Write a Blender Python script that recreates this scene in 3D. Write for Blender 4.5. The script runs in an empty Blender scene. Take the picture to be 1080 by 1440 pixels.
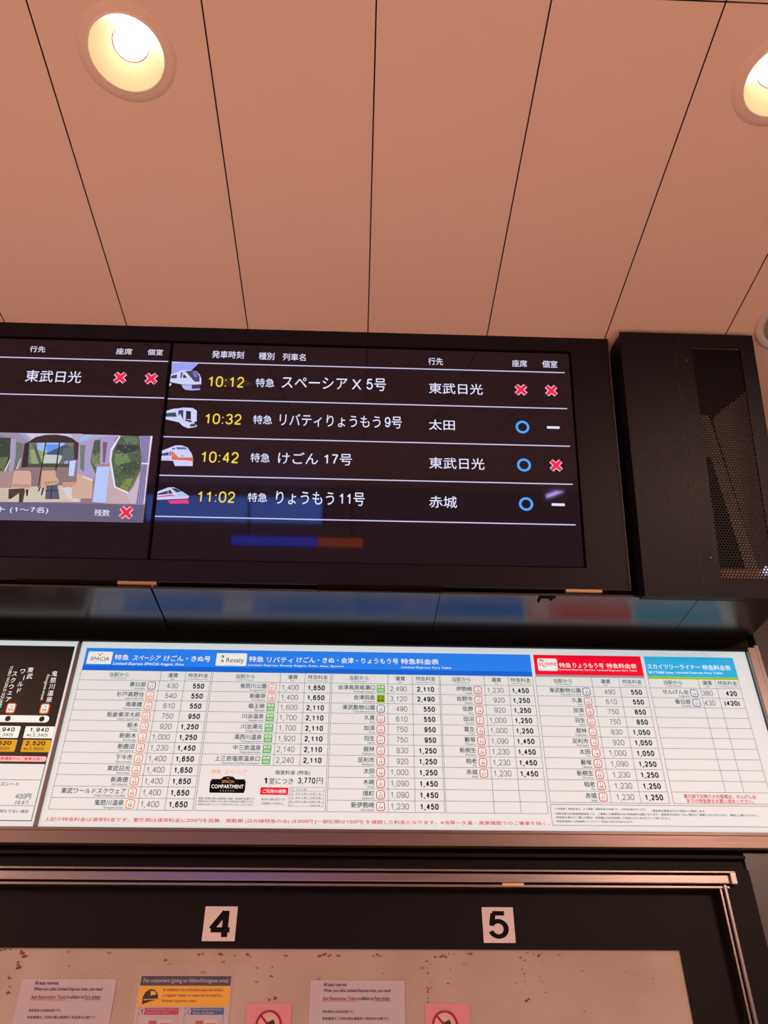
import bpy, bmesh, math, random
from mathutils import Vector

# ------------------------------------------------------------------ camera, world, lights, exposure
scene = bpy.context.scene
COL = scene.collection
scene.view_settings.view_transform = 'Standard'
scene.view_settings.look = 'None'
scene.view_settings.gamma = 1.0
scene.view_settings.use_curve_mapping = False
scene.view_settings.exposure = 0.0
scene.cycles.sample_clamp_indirect = 4.0
scene.cycles.max_bounces = 8
scene.cycles.caustics_reflective = False
scene.cycles.caustics_refractive = False

EYE = 1.5                                   # eye height: all heights below are measured from it and lifted by Z()
cam_data = bpy.data.cameras.new('camera')
cam = bpy.data.objects.new('camera', cam_data)
COL.objects.link(cam)
cam.location = (0, 0, EYE)
cam.rotation_euler = (math.radians(90 + 34.819), 0, math.radians(-2.091))
cam_data.sensor_fit = 'VERTICAL'
cam_data.sensor_height = 36.0
cam_data.lens = 36.0 * 1083.3 / 1440.0
cam_data.clip_start = 0.02
scene.camera = cam

WORLD_COLOR = (1.0, 0.62, 0.50)
WORLD_STRENGTH = 0.23
PANEL_COLOR = (1.0, 0.66, 0.49)
PANEL_POWER = 245
BULB_STRENGTH = 19

world = bpy.data.worlds.new('concourse')
scene.world = world
world.use_nodes = True
world.node_tree.nodes['Background'].inputs[0].default_value = (*WORLD_COLOR, 1)
world.node_tree.nodes['Background'].inputs[1].default_value = WORLD_STRENGTH

def area(name, loc, size, power, color):
    d = bpy.data.lights.new(name, 'AREA')
    d.shape = 'RECTANGLE'; d.size, d.size_y = size
    d.energy = power; d.color = color
    o = bpy.data.objects.new(name, d); COL.objects.link(o)
    o.location = loc
    return o
# added area lights without fittings, standing in for unseen concourse lighting behind the photographer
area('concourse_fill', (-3.5, -1.6, 2.95), (1.0, 4.4), PANEL_POWER, PANEL_COLOR)
area('concourse_fill', (2.3, -2.0, 2.95), (0.8, 1.4), PANEL_POWER * 0.78, PANEL_COLOR)  # placed to put a soft highlight on the equipment cabinet

# ------------------------------------------------------------------ helpers
PI = math.pi
def lin(c):
    return tuple((v / 255 / 12.92) if v <= 10.3 else ((v / 255 + 0.055) / 1.055) ** 2.4 for v in c)

MATS = {}
def mat(name, rgb, rough=0.5, metal=0.0, emit=None, strength=0.0, spec=0.5, srgb=True, noise=0.0, scale=40, aniso=None):
    if name in MATS: return MATS[name]
    m = bpy.data.materials.new(name); m.use_nodes = True
    nt = m.node_tree; b = nt.nodes['Principled BSDF']
    c = lin(rgb) if srgb else rgb
    b.inputs['Base Color'].default_value = (*c, 1)
    b.inputs['Roughness'].default_value = rough
    b.inputs['Metallic'].default_value = metal
    b.inputs['Specular IOR Level'].default_value = spec
    if emit is not None:
        b.inputs['Emission Color'].default_value = (*lin(emit), 1)
        b.inputs['Emission Strength'].default_value = strength
    if noise:                                  # fine unevenness of the surface
        tc = nt.nodes.new('ShaderNodeTexCoord'); mp = nt.nodes.new('ShaderNodeMapping')
        if aniso: mp.inputs['Scale'].default_value = aniso
        n = nt.nodes.new('ShaderNodeTexNoise'); n.inputs['Scale'].default_value = scale; n.inputs['Detail'].default_value = 4
        r = nt.nodes.new('ShaderNodeMapRange')
        r.inputs['To Min'].default_value = max(0, rough - noise); r.inputs['To Max'].default_value = min(1, rough + noise)
        nt.links.new(tc.outputs['Object'], mp.inputs['Vector']); nt.links.new(mp.outputs[0], n.inputs['Vector'])
        nt.links.new(n.outputs['Fac'], r.inputs['Value']); nt.links.new(r.outputs[0], b.inputs['Roughness'])
        bp = nt.nodes.new('ShaderNodeBump'); bp.inputs['Strength'].default_value = 0.03; bp.inputs['Distance'].default_value = 0.002
        nt.links.new(n.outputs['Fac'], bp.inputs['Height']); nt.links.new(bp.outputs[0], b.inputs['Normal'])
    MATS[name] = m
    return m

def lit(rgb, k=1.0):                           # a colour on a video screen
    return mat('screen_%02x%02x%02x' % tuple(int(v) for v in rgb), (8, 8, 8), 0.5, emit=rgb, strength=k)

def backlit(rgb, k=None, name=None):           # translucent print on the lit sign sheet
    k = BACKLIGHT if k is None else k
    return mat('print_%02x%02x%02x' % tuple(int(v) for v in rgb), tuple(int(v * 0.9) for v in rgb), 0.5, emit=tuple(rgb), strength=k, spec=0.15)
BACKLIGHT = 0.56

def tag(o, label=None, cat=None, group=None, kind=None):
    if label: o['label'] = label
    if cat: o['category'] = cat
    if group: o['group'] = group
    if kind: o['kind'] = kind
    return o

def empty(name, loc, label=None, cat=None, group=None, kind=None):
    o = bpy.data.objects.new(name, None); COL.objects.link(o); o.location = loc
    o.empty_display_size = 0.05
    return tag(o, label, cat, group, kind)

class MB:
    """collects faces, then links them as ONE mesh object; coordinates are world coordinates"""
    def __init__(s): s.v = []; s.f = []; s.m = []; s.mats = []
    def mi(s, m):
        if m not in s.mats: s.mats.append(m)
        return s.mats.index(m)
    def face(s, pts, m):
        n = len(s.v); s.v += [tuple(p) for p in pts]; s.f.append(tuple(range(n, n + len(pts)))); s.m.append(s.mi(m))
    def mesh(s, vs, fs, m):
        n = len(s.v); s.v += [tuple(p) for p in vs]; k = s.mi(m)
        for f in fs: s.f.append(tuple(i + n for i in f)); s.m.append(k)
    def box(s, x0, x1, y0, y1, z0, z1, m, fr=None):
        P = [(x, y, z) for z in (z0, z1) for y in (y0, y1) for x in (x0, x1)]
        if fr: P = [fr(*p) for p in P]
        s.mesh(P, [(0, 2, 3, 1), (4, 5, 7, 6), (0, 1, 5, 4), (1, 3, 7, 5), (3, 2, 6, 7), (2, 0, 4, 6)], m)
    def bevel_box(s, x0, x1, y0, y1, z0, z1, b, m, fr=None, seg=2):
        bm = bmesh.new(); bmesh.ops.create_cube(bm, size=1)
        for v in bm.verts: v.co = Vector(((x0 + x1) / 2 + v.co.x * (x1 - x0), (y0 + y1) / 2 + v.co.y * (y1 - y0), (z0 + z1) / 2 + v.co.z * (z1 - z0)))
        bmesh.ops.bevel(bm, geom=list(bm.edges), offset=b, segments=seg, affect='EDGES', profile=0.5)
        bm.verts.index_update()
        s.mesh([fr(*v.co) if fr else tuple(v.co) for v in bm.verts], [tuple(v.index for v in f.verts) for f in bm.faces], m); bm.free()
    def lathe(s, prof, c, m, n=48, flip=False):    # profile of (radius, z) turned about the vertical through c
        vs = [(c[0] + r * math.cos(2 * PI * i / n), c[1] + r * math.sin(2 * PI * i / n), c[2] + z) for r, z in prof for i in range(n)]
        fs = []
        for k in range(len(prof) - 1):
            for i in range(n):
                a, b_ = k * n + i, k * n + (i + 1) % n
                q = (a, b_, b_ + n, a + n); fs.append(q[::-1] if flip else q)
        s.mesh(vs, fs, m)
    def disc(s, r, c, m, n=48):
        s.face([(c[0] + r * math.cos(-2 * PI * i / n), c[1] + r * math.sin(-2 * PI * i / n), c[2]) for i in range(n)], m)
    def poly(s, pts, pl, c, m):                    # a flat outline on a plane, c metres proud of it
        a = sum(pts[i][0] * pts[(i + 1) % len(pts)][1] - pts[(i + 1) % len(pts)][0] * pts[i][1] for i in range(len(pts)))
        if a < 0: pts = pts[::-1]
        s.face([pl(p[0], p[1], c) for p in pts], m)
    def rect(s, x0, x1, z0, z1, pl, c, m): s.poly([(x0, z0), (x1, z0), (x1, z1), (x0, z1)], pl, c, m)
    def ring(s, outer, inner, pl, c, m):
        n = len(outer)
        for i in range(n):
            j = (i + 1) % n
            s.poly([outer[i], outer[j], inner[j], inner[i]], pl, c, m)
    def text(s, t, pl, c, m, fit=None, at=None, size=None, align='l', sx=1.0, bold=0.0, skew=0.0, rot=0.0):
        vs, fs, (x0, x1, z0, z1), adv = glyphs(t, bold)
        if not vs: return
        if fit:
            X0, X1, Z0, Z1 = fit; kx = (X1 - X0) / (x1 - x0); kz = (Z1 - Z0) / (z1 - z0)
            if skew: kx = (X1 - X0 - skew * (Z1 - Z0)) / (x1 - x0)
            P = [(X0 + (x - x0) * kx + skew * (z - z0) * kz, Z0 + (z - z0) * kz, q) for x, z, q in vs]
        else:
            ox = {'l': x0, 'r': x1, 'c': (x0 + x1) / 2}[align]
            cz = (z0 + z1) / 2 if rot == 'mid' else 0
            P = [((x - ox) * size * sx, (z - cz) * size, q) for x, z, q in vs]
            if rot and rot != 'mid':
                ca, sa = math.cos(rot), math.sin(rot); P = [(x * ca - z * sa, x * sa + z * ca, q) for x, z, q in P]
            P = [(at[0] + x, at[1] + z, q) for x, z, q in P]
        s.mesh([pl(x, z, c + q) for x, z, q in P], fs, m)
    def build(s, name, parent=None, label=None, cat=None, group=None, kind=None, smooth=False):
        me = bpy.data.meshes.new(name); o = bpy.data.objects.new(name, me); COL.objects.link(o)
        org = Vector((0, 0, 0))
        if parent is not None:
            p = parent
            while p is not None: org += p.location; p = p.parent
        elif s.v:
            lo = [min(v[k] for v in s.v) for k in range(3)]; hi = [max(v[k] for v in s.v) for k in range(3)]
            org = Vector(((lo[0] + hi[0]) / 2, (lo[1] + hi[1]) / 2, lo[2])); o.location = org
        me.from_pydata([(v[0] - org[0], v[1] - org[1], v[2] - org[2]) for v in s.v], [], s.f)
        for m in s.mats: me.materials.append(m)
        me.polygons.foreach_set('material_index', s.m)
        if smooth: me.polygons.foreach_set('use_smooth', [True] * len(s.f))
        me.update()
        if parent is not None: o.parent = parent
        return tag(o, label, cat, group, kind)

def arc(cx, cz, rx, rz, a0, a1, n=10):
    return [(cx + rx * math.cos(math.radians(a0 + (a1 - a0) * i / n)), cz + rz * math.sin(math.radians(a0 + (a1 - a0) * i / n))) for i in range(n + 1)]
# plain grotesque numerals, drawn as strokes in a unit box (closed paths end where they start)
DIGITS = {
    '0': [arc(.5, .66, .5, .34, 0, 180) + arc(.5, .34, .5, .34, 180, 360) + [(1, .66)]],
    '1': [[(.62, 0), (.62, 1)], [(.60, .97), (.50, .84), (.36, .78), (.14, .76)]],
    '2': [arc(.5, .70, .47, .30, 175, -38) + [(.45, .28), (.12, .10), (.03, .01)], [(0, 0), (1, 0)]],
    '3': [arc(.48, .755, .44, .245, 165, -90, 12) , arc(.48, .26, .50, .26, 90, -168, 14)],
    '4': [[(.74, 0), (.74, 1)], [(.70, .97), (.03, .30)], [(0, .27), (1, .27)]],
    '5': [[(.92, 1), (.16, 1)], [(.20, 1), (.07, .46)], arc(.48, .33, .50, .33, 150, -162, 16)],
    '6': [arc(.5, .32, .48, .32, 0, 360, 20), [(.02, .32), (.02, .55)] + arc(.5, .60, .48, .40, 175, 30, 10)],
    '7': [[(0, 1), (1, 1)], [(.97, .98), (.70, .66), (.48, .33), (.36, 0)]],
    '8': [arc(.5, .755, .42, .245, 0, 360, 20), arc(.5, .265, .49, .265, 0, 360, 20)],
    '9': [arc(.5, .68, .48, .32, 0, 360, 20), [(.98, .68), (.98, .45)] + arc(.5, .40, .48, .40, -5, -150, 10)],
    ',': [[(.62, .03), (.62, -.02), (.25, -.25)]], ':': [[(.5, .0), (.5, .10)], [(.5, .62), (.5, .72)]],
    '(': [arc(1.1, .42, 1.0, .68, 130, 230, 10)], ')': [arc(-.1, .42, 1.0, .68, 50, -50, 10)]}
def stroke(P, w):
    closed = math.dist(P[0], P[-1]) < 1e-6
    if closed: P = P[:-1]
    n = len(P); L = []; R = []
    for i in range(n):
        p = P[i]; a = P[i - 1] if (i or closed) else None; c = P[(i + 1) % n] if (i < n - 1 or closed) else None
        d1 = (p[0] - a[0], p[1] - a[1]) if a else None; d2 = (c[0] - p[0], c[1] - p[1]) if c else None
        d1 = d1 or d2; d2 = d2 or d1
        l1, l2 = math.hypot(*d1) or 1, math.hypot(*d2) or 1
        n1, n2 = (-d1[1] / l1, d1[0] / l1), (-d2[1] / l2, d2[0] / l2)
        m = (n1[0] + n2[0], n1[1] + n2[1]); k = w / max(0.35, (m[0] * n1[0] + m[1] * n1[1]))
        L.append((p[0] + m[0] * k, p[1] + m[1] * k)); R.append((p[0] - m[0] * k, p[1] - m[1] * k))
    vs = L + R; fs = [(i, n + i, n + (i + 1) % n, (i + 1) % n) for i in range(n if closed else n - 1)]
    return vs, fs
def numerals(t, bold):
    w = .078 + .048 * bold; vs = []; fs = []; x = 0.0; lift = 0.0
    for ch in t:
        wide = .29 if ch in ',:' else .30 if ch in '()' else .556
        bw, ox = (.47, .043) if wide == .556 else (.30, -.02) if ch == ',' else (.16, .06)
        for P in DIGITS[ch]:
            Q = [(x + ox + w / 2 + p[0] * (bw - w), w / 2 + p[1] * (.715 - w)) for p in P]
            v, f = stroke(Q, w / 2); k = len(vs); lift += 4e-5
            vs += [(p[0], p[1], lift) for p in v]; fs += [tuple(i + k for i in q) for q in f]
        x += wide; lift = 0.0
    return vs, fs

_G = {}
def glyphs(t, bold):
    k = (t, bold)
    if k in _G: return _G[k]
    if all(ch in DIGITS for ch in t):
        vs, fs = numerals(t, bold)
    elif any('0' <= ch <= '9' for ch in t):        # words with figures in them: set run by run
        runs = []
        for ch in t:
            d = '0' <= ch <= '9' or (ch == ',' and bool(runs) and runs[-1][0])
            if runs and runs[-1][0] == d: runs[-1][1] += ch
            else: runs.append([d, ch])
        vs, fs, x = [], [], 0.0
        for d, s_ in runs:
            lead = len(s_) - len(s_.lstrip(' ')); tail = len(s_) - len(s_.rstrip(' ')); core = s_.strip(' ')
            x += .26 * lead
            if core:
                if d: v, f = numerals(core, bold); v = [(a * 1.06, b_ * 1.06, c_) for a, b_, c_ in v]; x0, x1 = 0, sum(.29 if ch == ',' else .556 for ch in core) * 1.06
                else: v, f, bb_, _ = glyphs(core, bold); x0, x1 = bb_[0] - .05, bb_[1] + .05
                k0 = len(vs); vs += [(a - x0 + x, b_, c_) for a, b_, c_ in v]; fs += [tuple(i + k0 for i in q) for q in f]; x += x1 - x0
            if core: x += .26 * tail
    else:
        c = bpy.data.curves.new('lettering', 'FONT'); c.body = t; c.resolution_u = 3; c.fill_mode = 'FRONT'
        o = bpy.data.objects.new('lettering', c); COL.objects.link(o)
        me = bpy.data.meshes.new_from_object(o.evaluated_get(bpy.context.evaluated_depsgraph_get()))
        v0 = [(v.co.x, v.co.y, 0.0) for v in me.vertices]; f0 = [tuple(p.vertices) for p in me.polygons]
        bpy.data.objects.remove(o); bpy.data.curves.remove(c); bpy.data.meshes.remove(me)
        d = .013 * bold; vs, fs = [], []
        for i_, (dx, dz) in enumerate(((-d, 0), (d, 0), (0, d), (0, -d)) if bold > 0.05 else ((0, 0),)):      # heavier weight: strokes widened all round
            k0 = len(vs); vs += [(x + dx, z + dz, i_ * 4e-5) for x, z, _ in v0]; fs += [tuple(i + k0 for i in f) for f in f0]
    out = []
    for f in fs:
        a = sum(vs[f[i]][0] * vs[f[(i + 1) % len(f)]][1] - vs[f[(i + 1) % len(f)]][0] * vs[f[i]][1] for i in range(len(f)))
        out.append(f if a > 0 else f[::-1])
    bb = (min(v[0] for v in vs), max(v[0] for v in vs), min(v[1] for v in vs), max(v[1] for v in vs)) if vs else (0, 1, 0, 1)
    _G[k] = (vs, out, bb, bb[1])
    return _G[k]

def rrect(x0, x1, z0, z1, r, n=4):
    P = []
    for cx, cz, a in ((x1 - r, z0 + r, -PI / 2), (x1 - r, z1 - r, 0), (x0 + r, z1 - r, PI / 2), (x0 + r, z0 + r, PI)):
        for i in range(n + 1): P.append((cx + r * math.cos(a + PI / 2 * i / n), cz + r * math.sin(a + PI / 2 * i / n)))
    return P
def circ(cx, cz, r, n=40): return [(cx + r * math.cos(2 * PI * i / n), cz + r * math.sin(2 * PI * i / n)) for i in range(n)]
def Z(z): return z + EYE

# ------------------------------------------------------------------ planes the flat things lie on
WALL_Y = 1.72                                  # front of the fare board and of the window frames
def FRONT(x, z, c=0.0): return (x, WALL_Y - c, Z(z))
TILT = math.radians(16.442)                    # the departure display leans out over the viewer
ST, CT = math.sin(TILT), math.cos(TILT)
def SLOPE(x, s, c=0.0): return (x, 1.4991 - s * ST - c * CT, Z(0.9038) + s * CT - c * ST)
def slope_box(a, c, b): return SLOPE(a, b, -c)          # for MB.box: x, depth behind the face, height along the slope
CEIL = 1.4746

# ------------------------------------------------------------------ materials
M_ceil = mat('ceiling_enamel', (0.88, 0.645, 0.56), 0.42, srgb=False, noise=0.05, scale=30, spec=0.35)
M_gap = mat('panel_joint', (30, 16, 13), 0.8)
M_black = mat('black_satin_metal', (0.0078, 0.0050, 0.0105), 0.38, spec=0.22, metal=0.0, srgb=False, noise=0.06, scale=14, aniso=(14, 14, 1))
M_blackgloss = mat('black_gloss_panel', (0.008, 0.006, 0.006), 0.25, srgb=False, spec=1.0)
M_dark = mat('dark_panel', (0.006, 0.0042, 0.0055), 0.5, srgb=False, spec=0.13)
M_void = mat('deep_shadow_black', (0.004, 0.003, 0.003), 0.9, srgb=False, spec=0.1)
M_steel = mat('brushed_steel', (0.30, 0.235, 0.22), 0.30, metal=1.0, srgb=False, noise=0.08, scale=10, aniso=(1, 30, 30))
M_bronze = mat('bronze_anodised', (0.215, 0.15, 0.135), 0.38, metal=0.75, srgb=False, noise=0.06, scale=10, aniso=(1, 30, 30))
M_brass = mat('brass_plate', (0.62, 0.42, 0.27), 0.35, metal=0.9, srgb=False)
M_grey = mat('grey_cladding', (0.042, 0.040, 0.050), 0.35, srgb=False, noise=0.05, scale=20)
M_floor = mat('floor_tile', (0.62, 0.54, 0.48), 0.5, srgb=False)
M_concrete = mat('dark_wall', (0.03, 0.026, 0.026), 0.6, srgb=False)
M_reflector = mat('lamp_reflector', (0.90, 0.70, 0.50), 0.35, srgb=False)
M_rim = mat('lamp_rim', (0.92, 0.85, 0.72), 0.3, srgb=False)
M_white = mat('white_plastic', (0.72, 0.66, 0.63), 0.45, srgb=False)
M_mesh = mat('grey_mesh', (0.30, 0.27, 0.26), 0.6, srgb=False)
M_ink = mat('black_ink', (0.006, 0.005, 0.006), 0.6, srgb=False, spec=0.06)
M_screw = mat('dark_screw', (0.10, 0.085, 0.085), 0.3, metal=1.0, srgb=False)

# ------------------------------------------------------------------ writing and pictures: (text, x0, x1, base, top in millimetres on their plane, ink, weight, slant)
SCREEN_TEXT = [
    ('発車時刻', -376.1, -297.9, 514.0, 534.6, 'w', 0.6, 0),
    ('種別', -261.0, -222.6, 513.0, 533.0, 'w', 0.6, 0),
    ('列車名', -201.7, -145.0, 512.5, 532.5, 'w', 0.6, 0),
    ('行先', 159.9, 196.7, 511.1, 531.2, 'w', 0.6, 0),
    ('座席', 369.8, 407.9, 511.9, 531.4, 'w', 0.6, 0),
    ('個室', 446.1, 484.3, 511.7, 531.9, 'w', 0.6, 0),
    ('10:12', -377.6, -292.6, 434.6, 464.1, 'y', 0.3, 0),
    ('10:32', -377.3, -292.1, 335.6, 363.6, 'y', 0.3, 0),
    ('10:42', -378.1, -291.8, 236.0, 264.7, 'y', 0.3, 0),
    ('11:02', -378.2, -293.4, 137.1, 164.8, 'y', 0.3, 0),
    ('特急', -263.7, -218.4, 437.6, 461.3, 'w', 0.6, 0),
    ('特急', -263.7, -218.1, 338.5, 361.9, 'w', 0.6, 0),
    ('特急', -263.6, -218.2, 239.8, 263.0, 'w', 0.6, 0),
    ('特急', -263.6, -218.6, 140.6, 163.0, 'w', 0.6, 0),
    ('スペーシア X 5号', -200.3, 55.4, 434.9, 469.4, 'w', 0.35, 0),
    ('リバティりょうもう 9号', -200.2, 94.5, 335.3, 367.7, 'w', 0.35, 0),
    ('けごん 17号', -198.7, -23.7, 236.7, 267.5, 'w', 0.35, 0),
    ('りょうもう 11号', -198.3, 7.9, 136.2, 168.9, 'w', 0.35, 0),
    ('東武日光', 160.8, 294.0, 431.9, 461.0, 'w', 0.45, 0),
    ('太田', 160.0, 223.1, 334.3, 361.9, 'w', 0.45, 0),
    ('東武日光', 160.2, 292.1, 233.8, 262.7, 'w', 0.45, 0),
    ('赤城', 159.4, 224.4, 135.7, 164.7, 'w', 0.45, 0),
]
SCREEN_TEXT_WEST = [
    ('行先', -820.9, -783.6, 517.0, 533.7, 'w', 0.6, 0),
    ('座席', -611.2, -571.9, 517.0, 534.3, 'w', 0.6, 0),
    ('個室', -534.2, -496.5, 517.4, 534.1, 'w', 0.6, 0),
    ('東武日光', -819.8, -686.3, 435.9, 467.6, 'w', 0.45, 0),
    ('プレミアムシート (1～7名)', -987.6, -714.9, 100.2, 116.8, 'w', 0.6, 0),
    ('残数', -610.2, -575.3, 97.7, 113.9, 'w', 0.6, 0),
]
MARKS = [('x', 389.2, 448.3), ('x', 464.7, 448.1), ('o', 388.2, 347.5), ('d', 463.6, 348.3), ('o', 387.2, 248.3), ('x', 464.5, 249.0), ('o', 387.6, 149.7), ('d', 463.6, 149.8)]
MARKS_WEST = [('x', -592.4, 452.4), ('x', -517.4, 452.1), ('x', -538.2, 107.7)]
TRAINS = [[((150,160,240),[(-472.8,501.1),(-404.6,500.6),(-421.8,479.1),(-435.1,477.5),(-455.0,475.6),(-470.3,465.7)]),((205,208,250),[(-471.4,465.7),(-454.9,474.4),(-445.2,478.4),(-424.0,478.7),(-409.2,475.7),(-401.7,467.1),(-397.0,457.1),(-395.6,440.9),(-420.4,438.9),(-443.9,439.5),(-471.6,444.9)]),((70,66,95),[(-437.1,475.5),(-420.6,477.9),(-409.1,474.4),(-401.3,462.1),(-400.1,447.6),(-412.3,447.3)]),((120,110,190),[(-420.2,473.5),(-411.1,472.5),(-407.2,465.7),(-406.6,459.4),(-414.5,460.4)]),((65,65,90),[(-470.5,461.9),(-456.3,465.7),(-456.3,455.4),(-470.3,454.8)]),((60,60,85),[(-447.4,471.4),(-443.4,472.8),(-444.6,457.0),(-448.3,456.9)]),((40,46,45),[(-441.0,468.5),(-430.8,457.4),(-441.5,456.5)]),((175,180,240),[(-442.6,438.0),(-418.2,438.1),(-417.2,427.5),(-397.4,429.3),(-397.1,425.6),(-414.6,423.5),(-432.5,424.6),(-439.7,430.6)]),((62,52,85),[(-418.2,438.1),(-397.7,439.3),(-397.2,429.4),(-417.2,427.5)]),((205,208,250),[(-472.7,441.8),(-466.1,439.9),(-472.4,432.4)])],[((205,208,250),[(-472.9,367.6),(-456.4,373.6),(-445.5,374.5),(-432.6,377.3),(-410.5,376.7),(-400.0,369.6),(-398.1,341.7),(-405.0,339.1),(-396.6,330.9),(-396.9,327.3),(-416.7,323.2),(-430.3,328.8),(-439.9,338.2),(-472.3,345.2)]),((38,75,78),[(-472.6,361.6),(-450.0,364.0),(-446.5,352.5),(-472.7,352.1)]),((200,205,235),[(-473.1,351.2),(-446.5,351.9),(-446.3,350.7),(-473.0,350.0)]),((52,52,105),[(-444.0,369.6),(-432.5,370.6),(-430.4,344.5),(-439.3,361.2),(-443.0,353.9)]),((34,30,45),[(-425.8,368.9),(-414.1,367.8),(-411.9,342.6),(-407.2,339.1),(-413.7,338.9),(-426.7,343.1),(-424.2,345.9)]),((215,190,200),[(-422.1,347.1),(-413.3,346.5),(-413.1,344.1),(-421.4,344.7)]),((60,58,95),[(-413.3,333.5),(-399.3,336.6),(-399.7,328.4),(-412.7,327.5)])],[((205,208,250),[(-473.9,264.2),(-450.6,274.2),(-442.3,278.0),(-427.2,278.4),(-413.8,273.4),(-402.7,258.4),(-398.4,246.7),(-397.7,226.3),(-439.0,225.9),(-444.5,238.6),(-473.5,239.0)]),((62,66,115),[(-473.1,256.4),(-456.8,260.9),(-456.5,251.7),(-473.0,250.7)]),((72,112,165),[(-441.3,273.3),(-419.2,273.8),(-413.3,268.4),(-437.6,267.8)]),((80,95,150),[(-449.7,270.7),(-442.8,272.1),(-442.4,267.9),(-449.9,267.2)]),((226,110,78),[(-450.6,263.6),(-444.9,260.2),(-432.9,247.4),(-398.0,248.3),(-397.2,238.6),(-415.1,240.5),(-447.4,241.1)]),((190,80,90),[(-430.5,244.2),(-398.1,245.0),(-398.0,243.8),(-430.3,242.7)]),((222,120,95),[(-455.8,260.8),(-453.5,261.8),(-453.8,251.8),(-456.4,251.4)]),((55,45,70),[(-453.2,261.8),(-451.1,262.8),(-450.5,251.5),(-453.1,251.2)]),((45,70,100),[(-428.0,252.4),(-420.0,252.6),(-423.5,250.0)]),((140,140,190),[(-473.3,242.6),(-448.6,242.9),(-448.5,241.8),(-473.2,241.4)])],[((205,206,242),[(-474.3,161.0),(-448.9,171.8),(-436.2,172.3),(-422.9,166.7),(-398.7,151.4),(-400.9,145.7),(-473.2,140.7)]),((48,58,80),[(-470.6,156.3),(-444.1,166.0),(-436.9,157.3),(-471.3,152.3)]),((200,200,235),[(-449.6,163.3),(-448.1,163.9),(-446.9,156.9),(-448.4,156.5)]),((50,55,88),[(-442.3,170.0),(-431.7,169.9),(-415.2,162.9),(-428.6,159.5)]),((165,190,235),[(-427.4,158.1),(-413.8,159.5),(-399.3,151.6),(-425.6,150.5)]),((215,90,160),[(-472.0,148.9),(-440.9,154.7),(-425.7,150.8),(-440.4,150.2),(-470.7,146.6)]),((222,60,130),[(-447.9,139.9),(-400.7,143.7),(-397.6,132.8),(-440.7,131.6)])]]
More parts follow.
